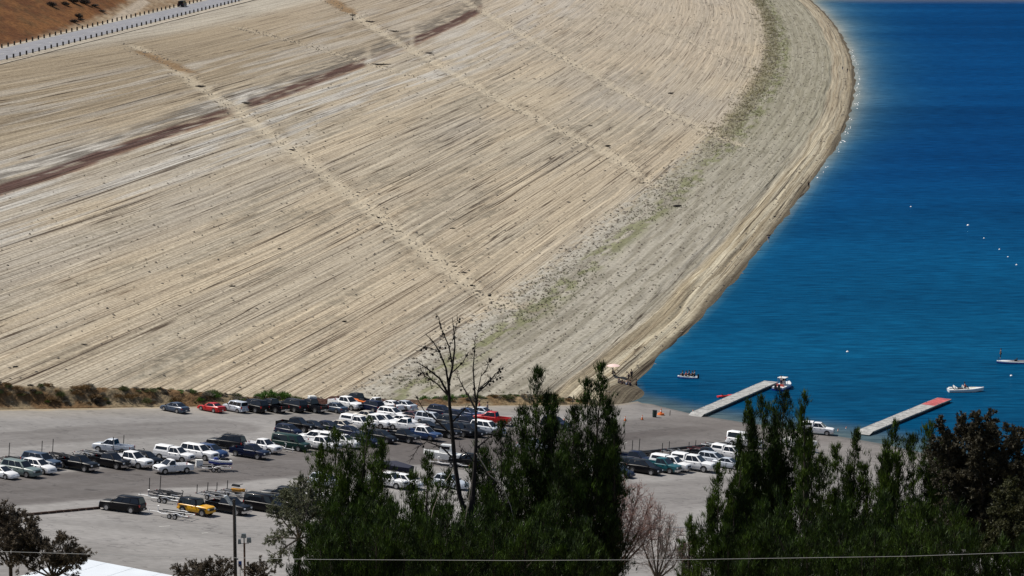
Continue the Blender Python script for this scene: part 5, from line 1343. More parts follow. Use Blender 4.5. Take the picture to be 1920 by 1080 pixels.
tl = [(1770, 985, -2), (1830, 985, 1), (1880, 985, -1), (1800, 1010, 0), (1770, 800, 0), (1800, 787, 1), (1832, 788, -1), (1858, 792, 0.6), (1890, 806, -0.8), (1915, 815, 0.5), (1790, 840, 2), (1840, 840, -2), (1880, 850, 1.6), (1780, 890, -1.6), (1830, 890, 2.2), (1900, 880, -2), (1935, 850, 0), (1800, 940, 1.5), (1860, 935, -1.5), (1910, 940, 1.8), (1950, 900, 1)]
branch_tree('broadleaf_tree', 230, 1850, 1050, tl, 'broad dark brown-leaved tree at the right edge', M_RUST, M_BARK, 38, levels=4, leaf_len=0.24, leaf_w=0.11, nleaf=4, twigs=3.2, r0=0.25)
branch_tree('broadleaf_tree', 216, 1905, 1100, [(1880, 930, 0), (1905, 915, 1), (1930, 940, -1), (1870, 970, 0.8), (1900, 965, -1.4), (1860, 1010, 1), (1925, 1000, 0.5)], 'olive-green tree at the right edge below the brown one', leaf_mat('olive_leaves', (0.022, 0.026, 0.010), (0.075, 0.075, 0.026)), M_BARK, 39, levels=4, leaf_len=0.22, leaf_w=0.10, nleaf=3, twigs=4)

# dead tree: two bare leaders with cones still hanging
def dead_tree():
    D = 229.0; g = np.random.default_rng(44)
    base = at_y(878, 1080, D); gz = float(hill_z(base[0], D)) - 0.3; org = np.array([base[0], D, gz])
    root = bpy.data.objects.new('dead_tree', None); COL.objects.link(root); root.location = tuple(org)
    def pl(pts, dy0=0.0, dy1=0.0):
        n = len(pts); return [at_y(px, py, D + dy0 + (dy1 - dy0) * i / max(1, n - 1)) for i, (px, py) in enumerate(pts)]
    tr = MB()
    low = pl([(878, 1110), (876, 1040), (882, 980), (886, 930)])
    tr.tube([(0, 0, 0)] + [tuple(p - org) for p in low], [0.38, 0.34, 0.31, 0.28, 0.24], 8)
    lead = [([(886, 935), (890, 880), (893, 820), (892, 770), (896, 735), (903, 700)], 0.22, 0.3), ([(880, 985), (862, 930), (853, 870), (848, 810), (843, 760), (841, 720), (848, 690), (853, 650), (851, 620), (848, 595)], 0.235, -0.4)]
    for pts, r, dy in lead:
        P = pl(pts, 0, dy); tr.tube([tuple(p - org) for p in P], list(np.linspace(r, 0.02, len(P))), 7)
    link('trunk', tr.mesh('trunk', M_DEAD), root)
    limbs = [([(841, 740), (825, 710), (800, 690), (780, 678)], 0.07), ([(842, 730), (836, 690), (824, 660), (812, 640), (802, 630)], 0.06), ([(843, 745), (820, 720), (796, 705), (788, 690)], 0.05), ([(849, 690), (842, 650), (830, 622), (822, 595)], 0.045), ([(846, 700), (868, 680), (878, 660)], 0.035),
             ([(893, 770), (880, 745), (868, 725), (858, 705)], 0.06), ([(893, 765), (889, 720), (887, 690), (890, 660), (891, 632)], 0.05), ([(896, 735), (912, 722), (930, 700), (943, 690)], 0.05), ([(897, 730), (915, 715), (935, 705)], 0.04), ([(903, 705), (914, 690), (918, 678)], 0.025), ([(850, 790), (866, 772), (880, 760)], 0.04),
             ([(846, 815), (820, 790), (795, 770), (778, 740)], 0.05), ([(850, 860), (828, 838), (800, 828), (785, 838), (770, 862)], 0.045), ([(893, 840), (915, 822), (936, 806), (955, 795)], 0.045), ([(891, 860), (905, 880), (930, 905), (950, 950)], 0.035), ([(852, 900), (834, 930), (824, 960), (808, 985)], 0.03), ([(893, 870), (875, 850), (862, 838)], 0.03), ([(887, 910), (910, 900), (928, 872), (934, 850)], 0.03),
             ([(848, 640), (853, 622), (858, 600)], 0.02), ([(824, 660), (806, 652), (790, 650)], 0.02), ([(812, 715), (800, 700), (782, 698)], 0.02)]
    cones = []
    for k, (pts, r) in enumerate(limbs):
        dy = g.uniform(-1.6, 1.6); P = pl(pts, 0, dy)
        m = MB().tube([tuple(p - org) for p in P], list(np.linspace(r * 1.7, 0.02, len(P))), 5)
        for i in range(len(P) - 1):
            for _ in range(9):
                t = g.random(); p = P[i] * (1 - t) + P[i + 1] * t
                d = (P[i + 1] - P[i]); d = d / np.linalg.norm(d) + g.normal(size=3) * 0.7; d /= np.linalg.norm(d); ln = g.uniform(0.25, 0.8)
                m.tube([tuple(p - org), tuple(p + d * ln * 0.5 + g.normal(size=3) * 0.03 - org), tuple(p + d * ln - org)], [0.024, 0.018, 0.009], 3)
                if g.random() < 0.16: cones.append(p + d * ln * 0.6)
        link('branch', m.mesh('branch', M_DEAD), root)
    cm = MB().tube([(0, 0, -0.13), (0, 0, -0.05), (0, 0, 0.04), (0, 0, 0.12)], [0.03, 0.10, 0.085, 0.02], 6).mesh('pine_cone', M_DEAD)
    for c in cones:
        o = link('pine_cone', cm, root); o.location = tuple(c - org - np.array([0, 0, 0.06])); o.rotation_euler = (g.uniform(-.8, .8), g.uniform(-.8, .8), 0)
    for pts, DD, r in (([(893, 850), (908, 873), (917, 890), (936, 905), (948, 925), (958, 950), (963, 975)], 224.0, 0.05), ([(806, 985), (812, 955), (822, 930), (834, 905), (850, 880)], 224.0, 0.04), ([(873, 1020), (872, 980), (878, 940), (884, 900)], 223.0, 0.06)):
        P = [at_y(px, py, DD) for px, py in pts]
        link('bare_stem', MB().tube([tuple(p - org) for p in P], list(np.linspace(r, r * 0.4, len(P))), 6).mesh('bare_stem', mat('bleached_wood', (0.42, 0.36, 0.30), 0.9)), root, label='pale bleached stem hanging from the dead tree')
    tag(root, 'bare dead pine with two trunks in the centre of the picture', 'tree')
dead_tree()
# ------------------------------------------------------------------ brush along the bank
def shrub_mesh(seed, R, H, nt, blade_l, blade_w, nb):
    g = np.random.default_rng(seed); n = nt
    u = g.normal(size=(n, 3)); u /= np.linalg.norm(u, axis=1, keepdims=True); u[:, 2] = np.abs(u[:, 2])
    lump = 0.75 + 0.5 * g.random((6,)); k = (np.arctan2(u[:, 1], u[:, 0]) / (2 * math.pi) * 6).astype(int) % 6
    rad = g.random(n) ** 0.4 * lump[k]
    c = u * rad[:, None] * np.array([R, R, H]); 
    return blades(c, u * 0.6 + np.array([0, 0, 0.7]), blade_l, blade_w, nb, 0.5, seed + 1)
SHRUB_M = {'dry': leaf_mat('dry_brush', (0.11, 0.060, 0.022), (0.24, 0.155, 0.065), trans=0.1), 'olive': leaf_mat('olive_brush', (0.045, 0.058, 0.018), (0.13, 0.145, 0.05), trans=0.15), 'grey': leaf_mat('grey_brush', (0.12, 0.105, 0.08), (0.26, 0.235, 0.18), trans=0.1), 'green': leaf_mat('green_brush', (0.035, 0.085, 0.010), (0.10, 0.20, 0.03), trans=0.2), 'dark': leaf_mat('dark_brush', (0.020, 0.017, 0.014), (0.070, 0.055, 0.042), trans=0.05)}
SHRUB_SRC = {k: [np_mesh('foliage', *shrub_mesh(60 + 7 * i + j, 1.0, 0.8, 130, 0.42, 0.075, 6), smooth=False) for j in range(3)] for i, k in enumerate(SHRUB_M)}
for k in SHRUB_SRC:
    for me in SHRUB_SRC[k]: me.materials.append(SHRUB_M[k])
stem_src = MB().tube([(0, 0, -0.3), (0.1, 0, 0.3), (0.35, 0.1, 0.6)], [0.05, 0.04, 0.01], 4).tube([(0, 0, -0.2), (-0.2, 0.15, 0.5)], [0.04, 0.01], 4).tube([(0, 0, -0.2), (0.05, -0.3, 0.55)], [0.04, 0.01], 4).mesh('stem', M_BARK)
SHRUB_LAB = {'dry': 'dry rust-brown shrub in the brush strip along the lot edge', 'olive': 'olive-green shrub in the brush strip along the lot edge', 'grey': 'grey dry shrub in the brush strip along the lot edge', 'green': 'fresh green shrub in the brush strip along the lot edge', 'dark': 'dark bare shrub in the brush strip along the lot edge'}
def shrub(x, y, z, kind, sc, g, label=None, group='shrubs along the bank'):
    root = bpy.data.objects.new('shrub', None); COL.objects.link(root)
    root.location = (x, y, z); root.rotation_euler = (0, 0, g.uniform(0, 6.28)); root.scale = (sc * g.uniform(0.85, 1.3), sc * g.uniform(0.85, 1.3), sc * g.uniform(0.5, 0.9))
    link('foliage', SHRUB_SRC[kind][g.integers(3)], root); link('stem', stem_src, root)
    tag(root, label or SHRUB_LAB[kind], 'shrub', group)
g = np.random.default_rng(5)
for k in range(290):
    x = -98 + 112 * (k + g.random()) / 290
    px_ = 960 + x * 5200 / 425.0
    q = g.uniform(0.8, 5.0)
    y = float(edge_y(x)) + q
    if x < -60: p = [('dry', .42), ('olive', .20), ('grey', .26), ('green', 0.02), ('dark', .10)]
    elif x < -38: p = [('dry', .12), ('olive', .28), ('grey', .34), ('green', .12), ('dark', .14)]
    elif x < -10: p = [('dry', .05), ('olive', .40), ('grey', .2), ('green', .25), ('dark', .10)]
    else: p = [('dry', .30), ('olive', .30), ('grey', .32), ('green', .04), ('dark', .04)]
    if -36 < x < -12 and q < 4.2: continue
    kind = g.choice([a for a, _ in p], p=np.array([b_ for _, b_ in p]) / sum(b_ for _, b_ in p))
    where = 'left of the lone blue-grey sedan' if px_ < 300 else 'behind the red coupe and boxy wagon' if px_ < 450 else 'behind the dark far-row suvs' if px_ < 600 else 'above the dark bank behind the far row' if px_ < 800 else 'behind the dead tree' if px_ < 930 else 'right of the dead tree'
    shrub(x, y, float(bank_z(np.array(x), np.array(y))) - 0.05, kind, g.uniform(0.3, 0.6) if g.random() < 0.6 else g.uniform(0.6, 1.05), g, SHRUB_LAB[kind].split(' in the')[0] + ' in the brush strip ' + where)
for (px, py, kind, sc, lab) in [(510, 752, 'green', 1.5, 'large bright green bush behind the far-row suvs'), (535, 750, 'green', 1.5, 'bright green bush just left of the white upright box'), (488, 752, 'green', 1.1, 'bright green bush behind the black suv of the far row'), (560, 745, 'olive', 1.0, 'olive bush above the white upright box'), (870, 755, 'green', 1.1, 'green bush at the lot edge behind the dead tree'), (798, 750, 'green', 0.9, 'green bush right of the orange cone by the dark bank'), (820, 755, 'green', 0.8, 'green bush second right of the orange cone by the dark bank')]:
    p = on_dam(px, py); y = float(edge_y(p[0])) + 3.5
    shrub(p[0], y, float(bank_z(np.array(p[0]), np.array(y))), kind, sc, g, lab, 'green bushes on the bank')

# dark bushes on the hill beyond the crest road
for i, (bx, by, sc) in enumerate([(96, 11, 1.7), (122, 9, 1.5), (136, 4, 2.0), (158, 7, 2.0), (176, 12, 1.5), (148, 33, 1.6), (138, 42, 1.3), (150, 38, 1.2), (190, 22, 1.2)]):
    s, o = on_backhill(bx, by); q = crest_pt(s, o); shrub(q[0], q[1], float(backhill_z(np.array(s * 1.0), np.array(o))), 'dark', sc, g, ('dark shrub in the row along the top edge of the dry hillside' if by < 15 else 'dark shrub at the foot of the dry hillside by the crest road'), 'shrubs beyond the crest road')

# ------------------------------------------------------------------ ground cover and stones on the dam face
def scatter_stones():
    g = np.random.default_rng(9); oc = np.array([[1, 0, 0], [0, 1, 0], [-1, 0, 0], [0, -1, 0], [0, 0, 1], [0, 0, -1.0]])
    of = np.array([[0, 1, 4], [1, 2, 4], [2, 3, 4], [3, 0, 4], [1, 0, 5], [2, 1, 5], [3, 2, 5], [0, 3, 5]])
    P = []
    for _ in range(5200):
        y = 405 * (1750 / 405) ** (g.random() ** 1.35); w = g.choice([g.normal(-37, 3), g.uniform(-34, -12), g.uniform(-150, -42), g.normal(-3, 2)], p=[.42, .22, .28, .08])
        P.append((w, y, g.uniform(0.10, 0.30) * (1 + (y - 400) / 1500)))
    for pts, hw, st in TRACKS:
        for _ in range(int(420 * st)):
            i = g.integers(len(pts) - 1); t = g.random(); p = pts[i] * (1 - t) + pts[i + 1] * t + g.normal(size=2) * hw * 1.1; P.append((p[0] - float(G(p[1])), p[1], g.uniform(0.12, 0.34)))
    V = []; F_ = []; n = 0
    for w, y, r in P:
        x = w + float(G(y))
        if y < edge_y(x) + 6: continue
        z = dam_ground(x, y)
        v = oc * r * g.uniform(0.6, 1.3, (6, 1)) * np.array([1, 1.4, 0.7]); a = g.uniform(0, 6.28); R = np.array([[math.cos(a), -math.sin(a), 0], [math.sin(a), math.cos(a), 0], [0, 0, 1]])
        V.append(v @ R.T + np.array([x, y, z + r * 0.2])); F_.append(of + n); n += 6
    link('loose_stones', np_mesh('loose_stones', np.concatenate(V), np.concatenate(F_), smooth=False), None, mat('grey_stone', (0.17, 0.145, 0.115), 0.95, noise=0.4, nscale=0.5), kind='stuff', label='loose grey stones scattered over the dam face', category='stones')
scatter_stones()
def scatter_scrub():
    g = np.random.default_rng(10)
    for nme, mk, n, fw, lab in (('green_weeds', 'olive', 4200, lambda: g.choice([g.normal(-31, 2.2), g.normal(-37, 2.5), g.uniform(-28, -12)], p=[.55, .25, .20]), 'low green weeds in a line along the bench of the dam'), ('dry_weeds', 'grey', 2600, lambda: g.choice([g.normal(-34, 3), g.uniform(-30, -10), g.uniform(-130, -45)], p=[.35, .3, .35]), 'dry grey weeds over the bench and lower face of the dam')):
        C = []
        for _ in range(n):
            y = 470 * (1750 / 470) ** (g.random() ** 1.0); w = fw()
            if nme == 'green_weeds' and N1(y / 22.0, 4.2) < 0.42: continue
            x = w + float(G(y))
            if y < edge_y(x) + 8: continue
            C.append((x, y, dam_ground(x, y)))
        C = np.array(C); sc = 1 + (C[:, 1] - 450) / 900
        V, F_ = blades(C, np.tile([0, 0, 1.0], (len(C), 1)), 0.38, 0.09, 9, 0.75, 77)
        link(nme, np_mesh(nme, V, F_, smooth=False), None, SHRUB_M[mk], kind='stuff', label=lab, category='weeds')
    # scrub belt at the far end of the bench
    C = []
    for _ in range(1000):
        y = g.uniform(880, 1780); w = g.normal(-37, 3.4); x = w + float(G(y)); C.append((x, y, dam_ground(x, y)))
    C = np.array(C); C = np.repeat(C, 5, 0) + g.normal(size=(len(C) * 5, 3)) * np.array([0.7, 1.2, 0.2])
    V, F_ = blades(C, np.tile([0, 0, 1.0], (len(C), 1)), 0.55, 0.15, 4, 0.8, 78)
    link('scrub_belt', np_mesh('scrub_belt', V, F_, smooth=False), None, leaf_mat('mixed_scrub', (0.09, 0.085, 0.03), (0.22, 0.19, 0.10), scale=0.15), kind='stuff', label='belt of green and brown scrub at the far end of the bench', category='scrub')
scatter_scrub()

M_DRIFT = mat('dark_driftwood', (0.035, 0.028, 0.024), 0.95)
def log(px, py, L, ang_, r, label='dark driftwood log stranded on the dam face', z=None):
    p = on_dam(px, py); zz = dam_ground(p[0], p[1]); c, s_ = math.cos(ang_), math.sin(ang_)
    m = MB(); pts = [(-L / 2, 0, r), (-L / 6, 0.08 * L * 0.3, r * 1.1), (L / 5, -0.05 * L * 0.3, r), (L / 2, 0.03, r * 1.2)]
    m.tube(pts, [r * 0.6, r, r * 0.9, r * 0.4], 6).tube([(L / 6, 0, r), (L / 4, 0.25 * L * 0.4, r * 2.2)], [r * 0.5, r * 0.15], 5)
    o = link('driftwood_log', m.mesh('driftwood_log', M_DRIFT), None); o.location = (p[0], p[1], zz - 0.02); o.rotation_euler = (0, 0, ang_)
    tag(o, label, 'driftwood', 'driftwood on the dam face')
g = np.random.default_rng(12)
log(708, 121, 9.0, 0.12, 0.28, 'longest dark driftwood log lying at the end of the red-brown band')
log(376, 162, 3.0, 0.1, 0.3, 'dark log in the upper part of the leftmost gully')
log(462, 195, 3.0, -0.4, 0.28, 'pale-ended log beside the break in the red-brown band')
log(694, 41, 4.0, -0.3, 0.3, 'dark log high in the second gully near the top edge')
log(738, 60, 4.5, -0.5, 0.3, 'dark log in the second gully below the uppermost one')
log(805, 101, 3.0, -0.3, 0.3, 'dark log in the second gully just right of the red-brown band')
log(548, 280, 2.2, -0.6, 0.22, 'dark log midway along the leftmost gully')
log(662, 28, 2.2, 0.3, 0.3, 'dark stump-like log near the top edge by a thin post')
log(1270, 388, 2.4, 0.4, 0.32, 'isolated black driftwood lump on the grey bench')
log(1140, 275, 1.8, 0.5, 0.3, 'black debris lump above the lower end of the second gully')
log(1258, 176, 2.2, 0.3, 0.3, 'black debris lump in the fourth gully')
for (px, py) in [(700, 398), (712, 405), (738, 428), (748, 432), (815, 483), (845, 490), (850, 497), (868, 515), (885, 535), (895, 543), (915, 555), (970, 205), (985, 200), (1205, 345), (1295, 232), (1100, 470), (1055, 465), (846, 427), (880, 440), (1110, 235), (1330, 240), (1455, 410), (1445, 440), (1420, 140), (340, 570), (440, 540), (650, 600), (160, 650), (30, 690), (520, 470)]:
    log(px + g.uniform(-4, 4), py + g.uniform(-4, 4), g.uniform(0.7, 1.6), g.uniform(-0.6, 0.8), g.uniform(0.10, 0.18))

# white wavelets along the far waterline
def foam():
    g = np.random.default_rng(15); V = []; F_ = []; n = 0
    for _ in range(60):
        y = g.uniform(800, 1350); x = float(G(y)) + g.uniform(0.4, 2.2); r = g.uniform(0.14, 0.34)
        v = [(x - r, y - r, 0.03), (x + r * 0.6, y - r * 1.6, 0.05), (x + r, y + r, 0.03), (x - r * 0.5, y + r * 1.8, 0.04), (x, y, 0.22)]
        V += v; F_ += [(n, n + 1, n + 4), (n + 1, n + 2, n + 4), (n + 2, n + 3, n + 4), (n + 3, n, n + 4)]; n += 5
    link('shore_foam', np_mesh('shore_foam', np.array(V), np.array(F_), smooth=True), None, mat('white_foam', (0.8, 0.8, 0.8), 0.7), kind='stuff', label='white wavelets breaking along the far shore', category='foam')
foam()

# ------------------------------------------------------------------ people
M_SKIN = mat('skin', (0.36, 0.20, 0.13), 0.6); M_HAIR = mat('dark_hair', (0.015, 0.011, 0.009), 0.7)
CLOTH = {'black': mat('black_cloth', (0.012, 0.012, 0.014), 0.9), 'navy': mat('navy_cloth', (0.015, 0.022, 0.06), 0.9), 'white': mat('white_cloth', (0.7, 0.7, 0.68), 0.9), 'grey': mat('grey_cloth', (0.14, 0.15, 0.17), 0.9), 'blue': mat('denim_cloth', (0.06, 0.10, 0.20), 0.9), 'red': mat('red_cloth', (0.4, 0.05, 0.05), 0.9)}
def skinned(name, verts, edges, rad, material, parent, sub=1):
    me = bpy.data.meshes.new(name); me.from_pydata(verts, edges, []); me.update(); me.materials.append(material)
    o = bpy.data.objects.new(name, me); COL.objects.link(o); o.parent = parent
    sk = o.modifiers.new('skin', 'SKIN')
    for i, r in enumerate(rad):
        me.skin_vertices[0].data[i].radius = (r, r); 
    me.skin_vertices[0].data[0].use_root = True
    sb = o.modifiers.new('sub', 'SUBSURF'); sb.levels = sub; sb.render_levels = sub
    return o
def person(M, pose, shirt, pants, label, scale=1.0, group='people at the lake'):
    root = bpy.data.objects.new('person', None); COL.objects.link(root); root.matrix_world = M @ Matrix.Scale(scale, 4)
    if pose == 'stand':
        hip = 0.95; kneeL, kneeR, fL, fR = (0.03, 0.11, 0.50), (0.0, -0.11, 0.50), (0.0, 0.12, 0.06), (-0.02, -0.12, 0.06); hx = 0
    elif pose == 'walk':
        hip = 0.93; kneeL, kneeR, fL, fR = (0.18, 0.10, 0.52), (-0.02, -0.10, 0.48), (0.25, 0.10, 0.06), (-0.28, -0.10, 0.10); hx = 0
    else:
        hip = 0.20; kneeL, kneeR, fL, fR = (0.38, 0.14, 0.45), (0.40, -0.14, 0.42), (0.55, 0.14, 0.05), (0.60, -0.14, 0.05); hx = 0
    ch = hip + 0.40; sh = hip + 0.50; nk = hip + 0.58; hd = hip + 0.72
    if pose == 'sit': aL = [(0.0, 0.20, sh - 0.03), (0.12, 0.26, hip + 0.24), (0.32, 0.20, hip + 0.24)]
    else: aL = [(0.0, 0.20, sh - 0.02), (0.02, 0.27, hip + 0.22), (0.12, 0.27, hip + 0.0)]
    aR = [(x + 0.04, -y, z) for x, y, z in aL]
    def hand(p):
        x, y, z = p; s_ = 1 if y > 0 else -1
        return [(x + 0.03, y, z - 0.09), (x + 0.05, y - 0.03 * s_, z - 0.16), (x + 0.02, y + 0.02 * s_, z - 0.17), (x + 0.08, y - 0.01 * s_, z - 0.11)]
    hl, hr = hand(aL[2]), hand(aR[2])
    v = [(hx, 0, hip), (0, 0, hip + 0.2), (0, 0, ch), (0, 0, nk), (0.02, 0, hd), (0.02, 0, hd + 0.12)] + aL + aR + [(0, 0.10, hip - 0.04), kneeL, fL, (fL[0] + 0.17, fL[1], 0.03)] + [(0, -0.10, hip - 0.04), kneeR, fR, (fR[0] + 0.17, fR[1], 0.03)] + hl + hr
    e = [(0, 1), (1, 2), (2, 3), (3, 4), (4, 5), (2, 6), (6, 7), (7, 8), (2, 9), (9, 10), (10, 11), (0, 12), (12, 13), (13, 14), (14, 15), (0, 16), (16, 17), (17, 18), (18, 19), (8, 20), (20, 21), (20, 22), (20, 23), (11, 24), (24, 25), (24, 26), (24, 27)]
    r = [.13, .13, .145, .055, .095, .075, .065, .048, .036, .065, .048, .036, .10, .065, .045, .035, .10, .065, .045, .035, .035, .012, .012, .012, .035, .012, .012, .012]
    skinned('body', v, e, r, M_SKIN, root)
    skinned('shirt', [v[1], v[0], v[2], v[6], v[7], v[9], v[10]], [(0, 1), (0, 2), (2, 3), (3, 4), (2, 5), (5, 6)], [.15, .15, .17, .085, .07, .085, .07], CLOTH[shirt], root)
    fl = lambda a, b_, t: tuple(a[i] * (1 - t) + b_[i] * t for i in range(3))
    skinned('trousers', [v[0], v[12], v[13], fl(v[13], v[14], .85), v[16], v[17], fl(v[17], v[18], .85)], [(0, 1), (1, 2), (2, 3), (0, 4), (4, 5), (5, 6)], [.15, .12, .085, .065, .12, .085, .065], CLOTH[pants], root)
    h = MB(); rr = [(-0.02, .02, .16), (-0.02, .07, .19), (-.02, .095, .14), (-.03, .10, .06), (-.045, .07, -.02)]
    h.tube([(a, 0, hd + 0.02 + c) for a, b_, c in rr][::1], [0.03, 0.09, 0.118, 0.118, 0.08], 8)
    link('hair', h.mesh('hair', M_HAIR), root)
    tag(root, label, 'person', group)
def on_beach(px, py, deg):
    p = on_dam(px, py); return Matrix.Translation((p[0], p[1], max(dam_ground(p[0], p[1]), 0.02))) @ Matrix.Rotation(math.radians(deg), 4, 'Z')
def on_asph(px, py, deg):
    p = on_lot(px, py); return Matrix.Translation((p[0], p[1], lot_ground(p[0], p[1]))) @ Matrix.Rotation(math.radians(deg), 4, 'Z')
person(on_beach(1184, 712, -60), 'stand', 'black', 'black', 'tall person in black standing on the beach at the waterline')
person(on_beach(1178.5, 713.5, -50), 'stand', 'navy', 'black', 'smaller person in dark clothes beside the tall one on the beach', 0.72)
person(on_beach(1160, 721.5, -40), 'sit', 'grey', 'navy', 'person in grey sitting leftmost in the beach group')
person(on_beach(1166, 723.5, -30), 'sit', 'black', 'navy', 'person in black sitting second in the beach group')
person(on_beach(1175, 726, 30), 'sit', 'white', 'blue', 'person in a white top sitting in the middle of the beach group')
person(on_beach(1182, 728, 150), 'sit', 'navy', 'navy', 'person in navy sitting rightmost in the beach group')
wp = at_z(1193, 728, -0.45); person(Matrix.Translation((wp[0], wp[1], -0.55)), 'stand', 'black', 'black', 'person wading in the shallows right of the beach group')
person(on_beach(1149, 703, -40), 'sit', 'black', 'black', 'person sitting in the shade of the beach umbrella')
person(on_beach(1516, 352, -90), 'stand', 'black', 'black', 'lone angler in black on the upper shore')
person(on_beach(1441, 456, -60), 'stand', 'blue', 'white', 'person in a blue top standing on the middle shore')
person(on_beach(1589, 135, -60), 'stand', 'black', 'navy', 'person in dark clothes at the widest bend of the shore')
person(on_beach(1580, 132, -60), 'stand', 'grey', 'blue', 'person in grey left of another at the widest bend of the shore')
person(on_asph(741, 777, 200), 'stand', 'black', 'black', 'person in black standing behind the far row near the silver sedan')
person(on_asph(899, 772, 180), 'stand', 'red', 'grey', 'person in a reddish top standing behind the red pickup')
person(on_asph(914, 774, 180), 'walk', 'grey', 'blue', 'person in grey walking right of the one in the reddish top')
bm0 = water_m(1876, 677, 178); person(bm0 @ Matrix.Translation((0, 0, 0.66)) @ Matrix.Rotation(0, 4, 'Z'), 'stand', 'black', 'black', 'angler standing at the bow of the low fishing boat')
ib = water_m(1289, 709, 176)
for (dx, dy, sh_, lab) in ((0.9, 0.1, 'black', 'person sitting foremost in the small white boat'), (0.25, 0.35, 'red', 'person in a reddish top amidships in the small white boat'), (-0.3, -0.3, 'navy', 'person in navy amidships in the small white boat'), (-0.9, 0.25, 'black', 'person in black toward the stern of the small white boat'), (-1.3, -0.25, 'grey', 'person in grey at the outboard of the small white boat')):
    person(ib @ Matrix.Translation((dx, dy, 0.46)), 'sit', sh_, 'black', lab)
sbm = water_m(1811, 734, 4)
person(sbm @ Matrix.Translation((-0.35, -0.45, 0.82)), 'sit', 'red', 'navy', 'person in a reddish top driving the cream speedboat')
person(water_m(1469, 728, 62) @ Matrix.Translation((-0.9, 0.1, 0.70)), 'stand', 'white', 'navy', 'person in white standing in the boat moored at the left dock')
# beach umbrella
u = bpy.data.objects.new('beach_umbrella', None); COL.objects.link(u); u.matrix_world = on_beach(1150, 705, 0)
cn = MB(); ringp = [[(1.25 * math.cos(2 * math.pi * k / 10), 1.25 * math.sin(2 * math.pi * k / 10), 1.75) for k in range(10)], [(0.65 * math.cos(2 * math.pi * k / 10), 0.65 * math.sin(2 * math.pi * k / 10), 1.98) for k in range(10)], [(0.03 * math.cos(2 * math.pi * k / 10), 0.03 * math.sin(2 * math.pi * k / 10), 2.08) for k in range(10)]]
cn.loft(ringp, closed_ends=False)
place_parts(u, [('canopy', cn.mesh('canopy'), mat('pale_pink_canvas', (0.75, 0.55, 0.5), 0.8), None), ('pole', MB().tube([(0, 0, -0.3), (0, 0, 2.1)], 0.03, 6).mesh('pole'), M_STEEL, None)], {})
tag(u, 'pale pink beach umbrella on the sand', 'beach umbrella')

# ------------------------------------------------------------------ poles, sign, wire, building, fence
M_POLE = mat('weathered_pole_wood', (0.055, 0.045, 0.038), 0.9, noise=0.3); M_METAL = mat('grey_lamp_metal', (0.16, 0.18, 0.19), 0.4, 0.5)
def hill_at(px, D): q = at_y(px, 1080, D); return q[0], float(hill_z(q[0], D))
D = 284.0; x, gz = hill_at(441, D); top = at_y(441, 936, D)[2]
r_ = bpy.data.objects.new('utility_pole', None); COL.objects.link(r_); r_.location = (x, D, gz - 0.3); H = top - gz + 0.3
lm = MB().box((-0.55, 0, H - 0.05), (0.95, 0.5, 0.55)); 
place_parts(r_, [('pole', MB().tube([(0, 0, 0), (0, 0, H)], [0.19, 0.15], 10).mesh('pole'), M_POLE, None), ('floodlight', MB().add([(-1.05, -0.3, H + 0.35), (-0.75, -0.3, H + 0.42), (-0.1, -0.3, H - 0.55), (-0.4, -0.3, H - 0.62), (-1.05, 0.2, H + 0.35), (-0.75, 0.2, H + 0.42), (-0.1, 0.2, H - 0.55), (-0.4, 0.2, H - 0.62)], [(3, 2, 1, 0), (4, 5, 6, 7), (0, 1, 5, 4), (1, 2, 6, 5), (2, 3, 7, 6), (3, 0, 4, 7)]).mesh('floodlight', smooth=False), mat('pale_lamp_housing', (0.45, 0.48, 0.50), 0.4), None), ('lamp_arm', MB().tube([(0, 0, H - 0.2), (-0.5, -0.05, H - 0.1)], 0.05, 6).mesh('lamp_arm'), M_METAL, None), ('insulator', MB().tube([(0.2, 0, H * 0.52), (0.35, 0, H * 0.52)], 0.08, 8).mesh('insulator'), M_METAL, None), ('conduit', MB().tube([(0.19, -0.08, 0), (0.17, -0.08, H - 0.6)], 0.04, 5).mesh('conduit'), M_METAL, None)], {})
tag(r_, 'tall dark wooden utility pole with a floodlight at its top', 'pole')
D = 283.0; x, gz = hill_at(459, D); top = at_y(459, 1018, D)[2]; H = top - gz + 0.3
r_ = bpy.data.objects.new('floodlight_post', None); COL.objects.link(r_); r_.location = (x, D, gz - 0.3)
P = [('post', MB().tube([(0, 0, 0), (0, 0, H)], [0.12, 0.10], 8).mesh('post'), mat('rusty_post', (0.13, 0.07, 0.045), 0.85), None), ('mast', MB().tube([(0, 0, H), (0, 0, H + 0.75)], 0.05, 6).mesh('mast'), M_METAL, None)]
for dx, dz, s_ in ((-0.05, 0.78, (0.55, 0.35, 0.42)), (-0.50, 0.15, (0.34, 0.3, 0.5)), (0.50, 0.30, (0.48, 0.35, 0.5))):
    P.append(('lamp_head', MB().box((dx, 0, H + dz), s_, taper=0.8).mesh('lamp_head'), M_METAL, None))
    P.append(('bracket', MB().tube([(0, 0, H - 0.1), (dx * 0.9, 0, H - 0.05), (dx, 0, H + dz)], 0.035, 5).mesh('bracket'), M_METAL, None))
place_parts(r_, P, {}); tag(r_, 'shorter post with three floodlights right of the tall pole', 'lamp post')
D = 282.0; x, gz = hill_at(450.5, D); c = at_y(450.5, 1057, D)[2]
r_ = bpy.data.objects.new('sign_post', None); COL.objects.link(r_); r_.location = (x, D, gz - 0.3); h = c - gz + 0.3
place_parts(r_, [('post', MB().tube([(0, 0, 0), (0, 0, h + 0.3)], 0.035, 6).mesh('post'), M_STEEL, None), ('sign_panel', MB().box((0, -0.06, h), (0.36, 0.03, 0.58)).mesh('sign_panel', smooth=False), mat('blue_sign_face', (0.02, 0.08, 0.33), 0.4), None)], {})
tag(r_, 'small blue sign between the two lamp poles', 'sign')
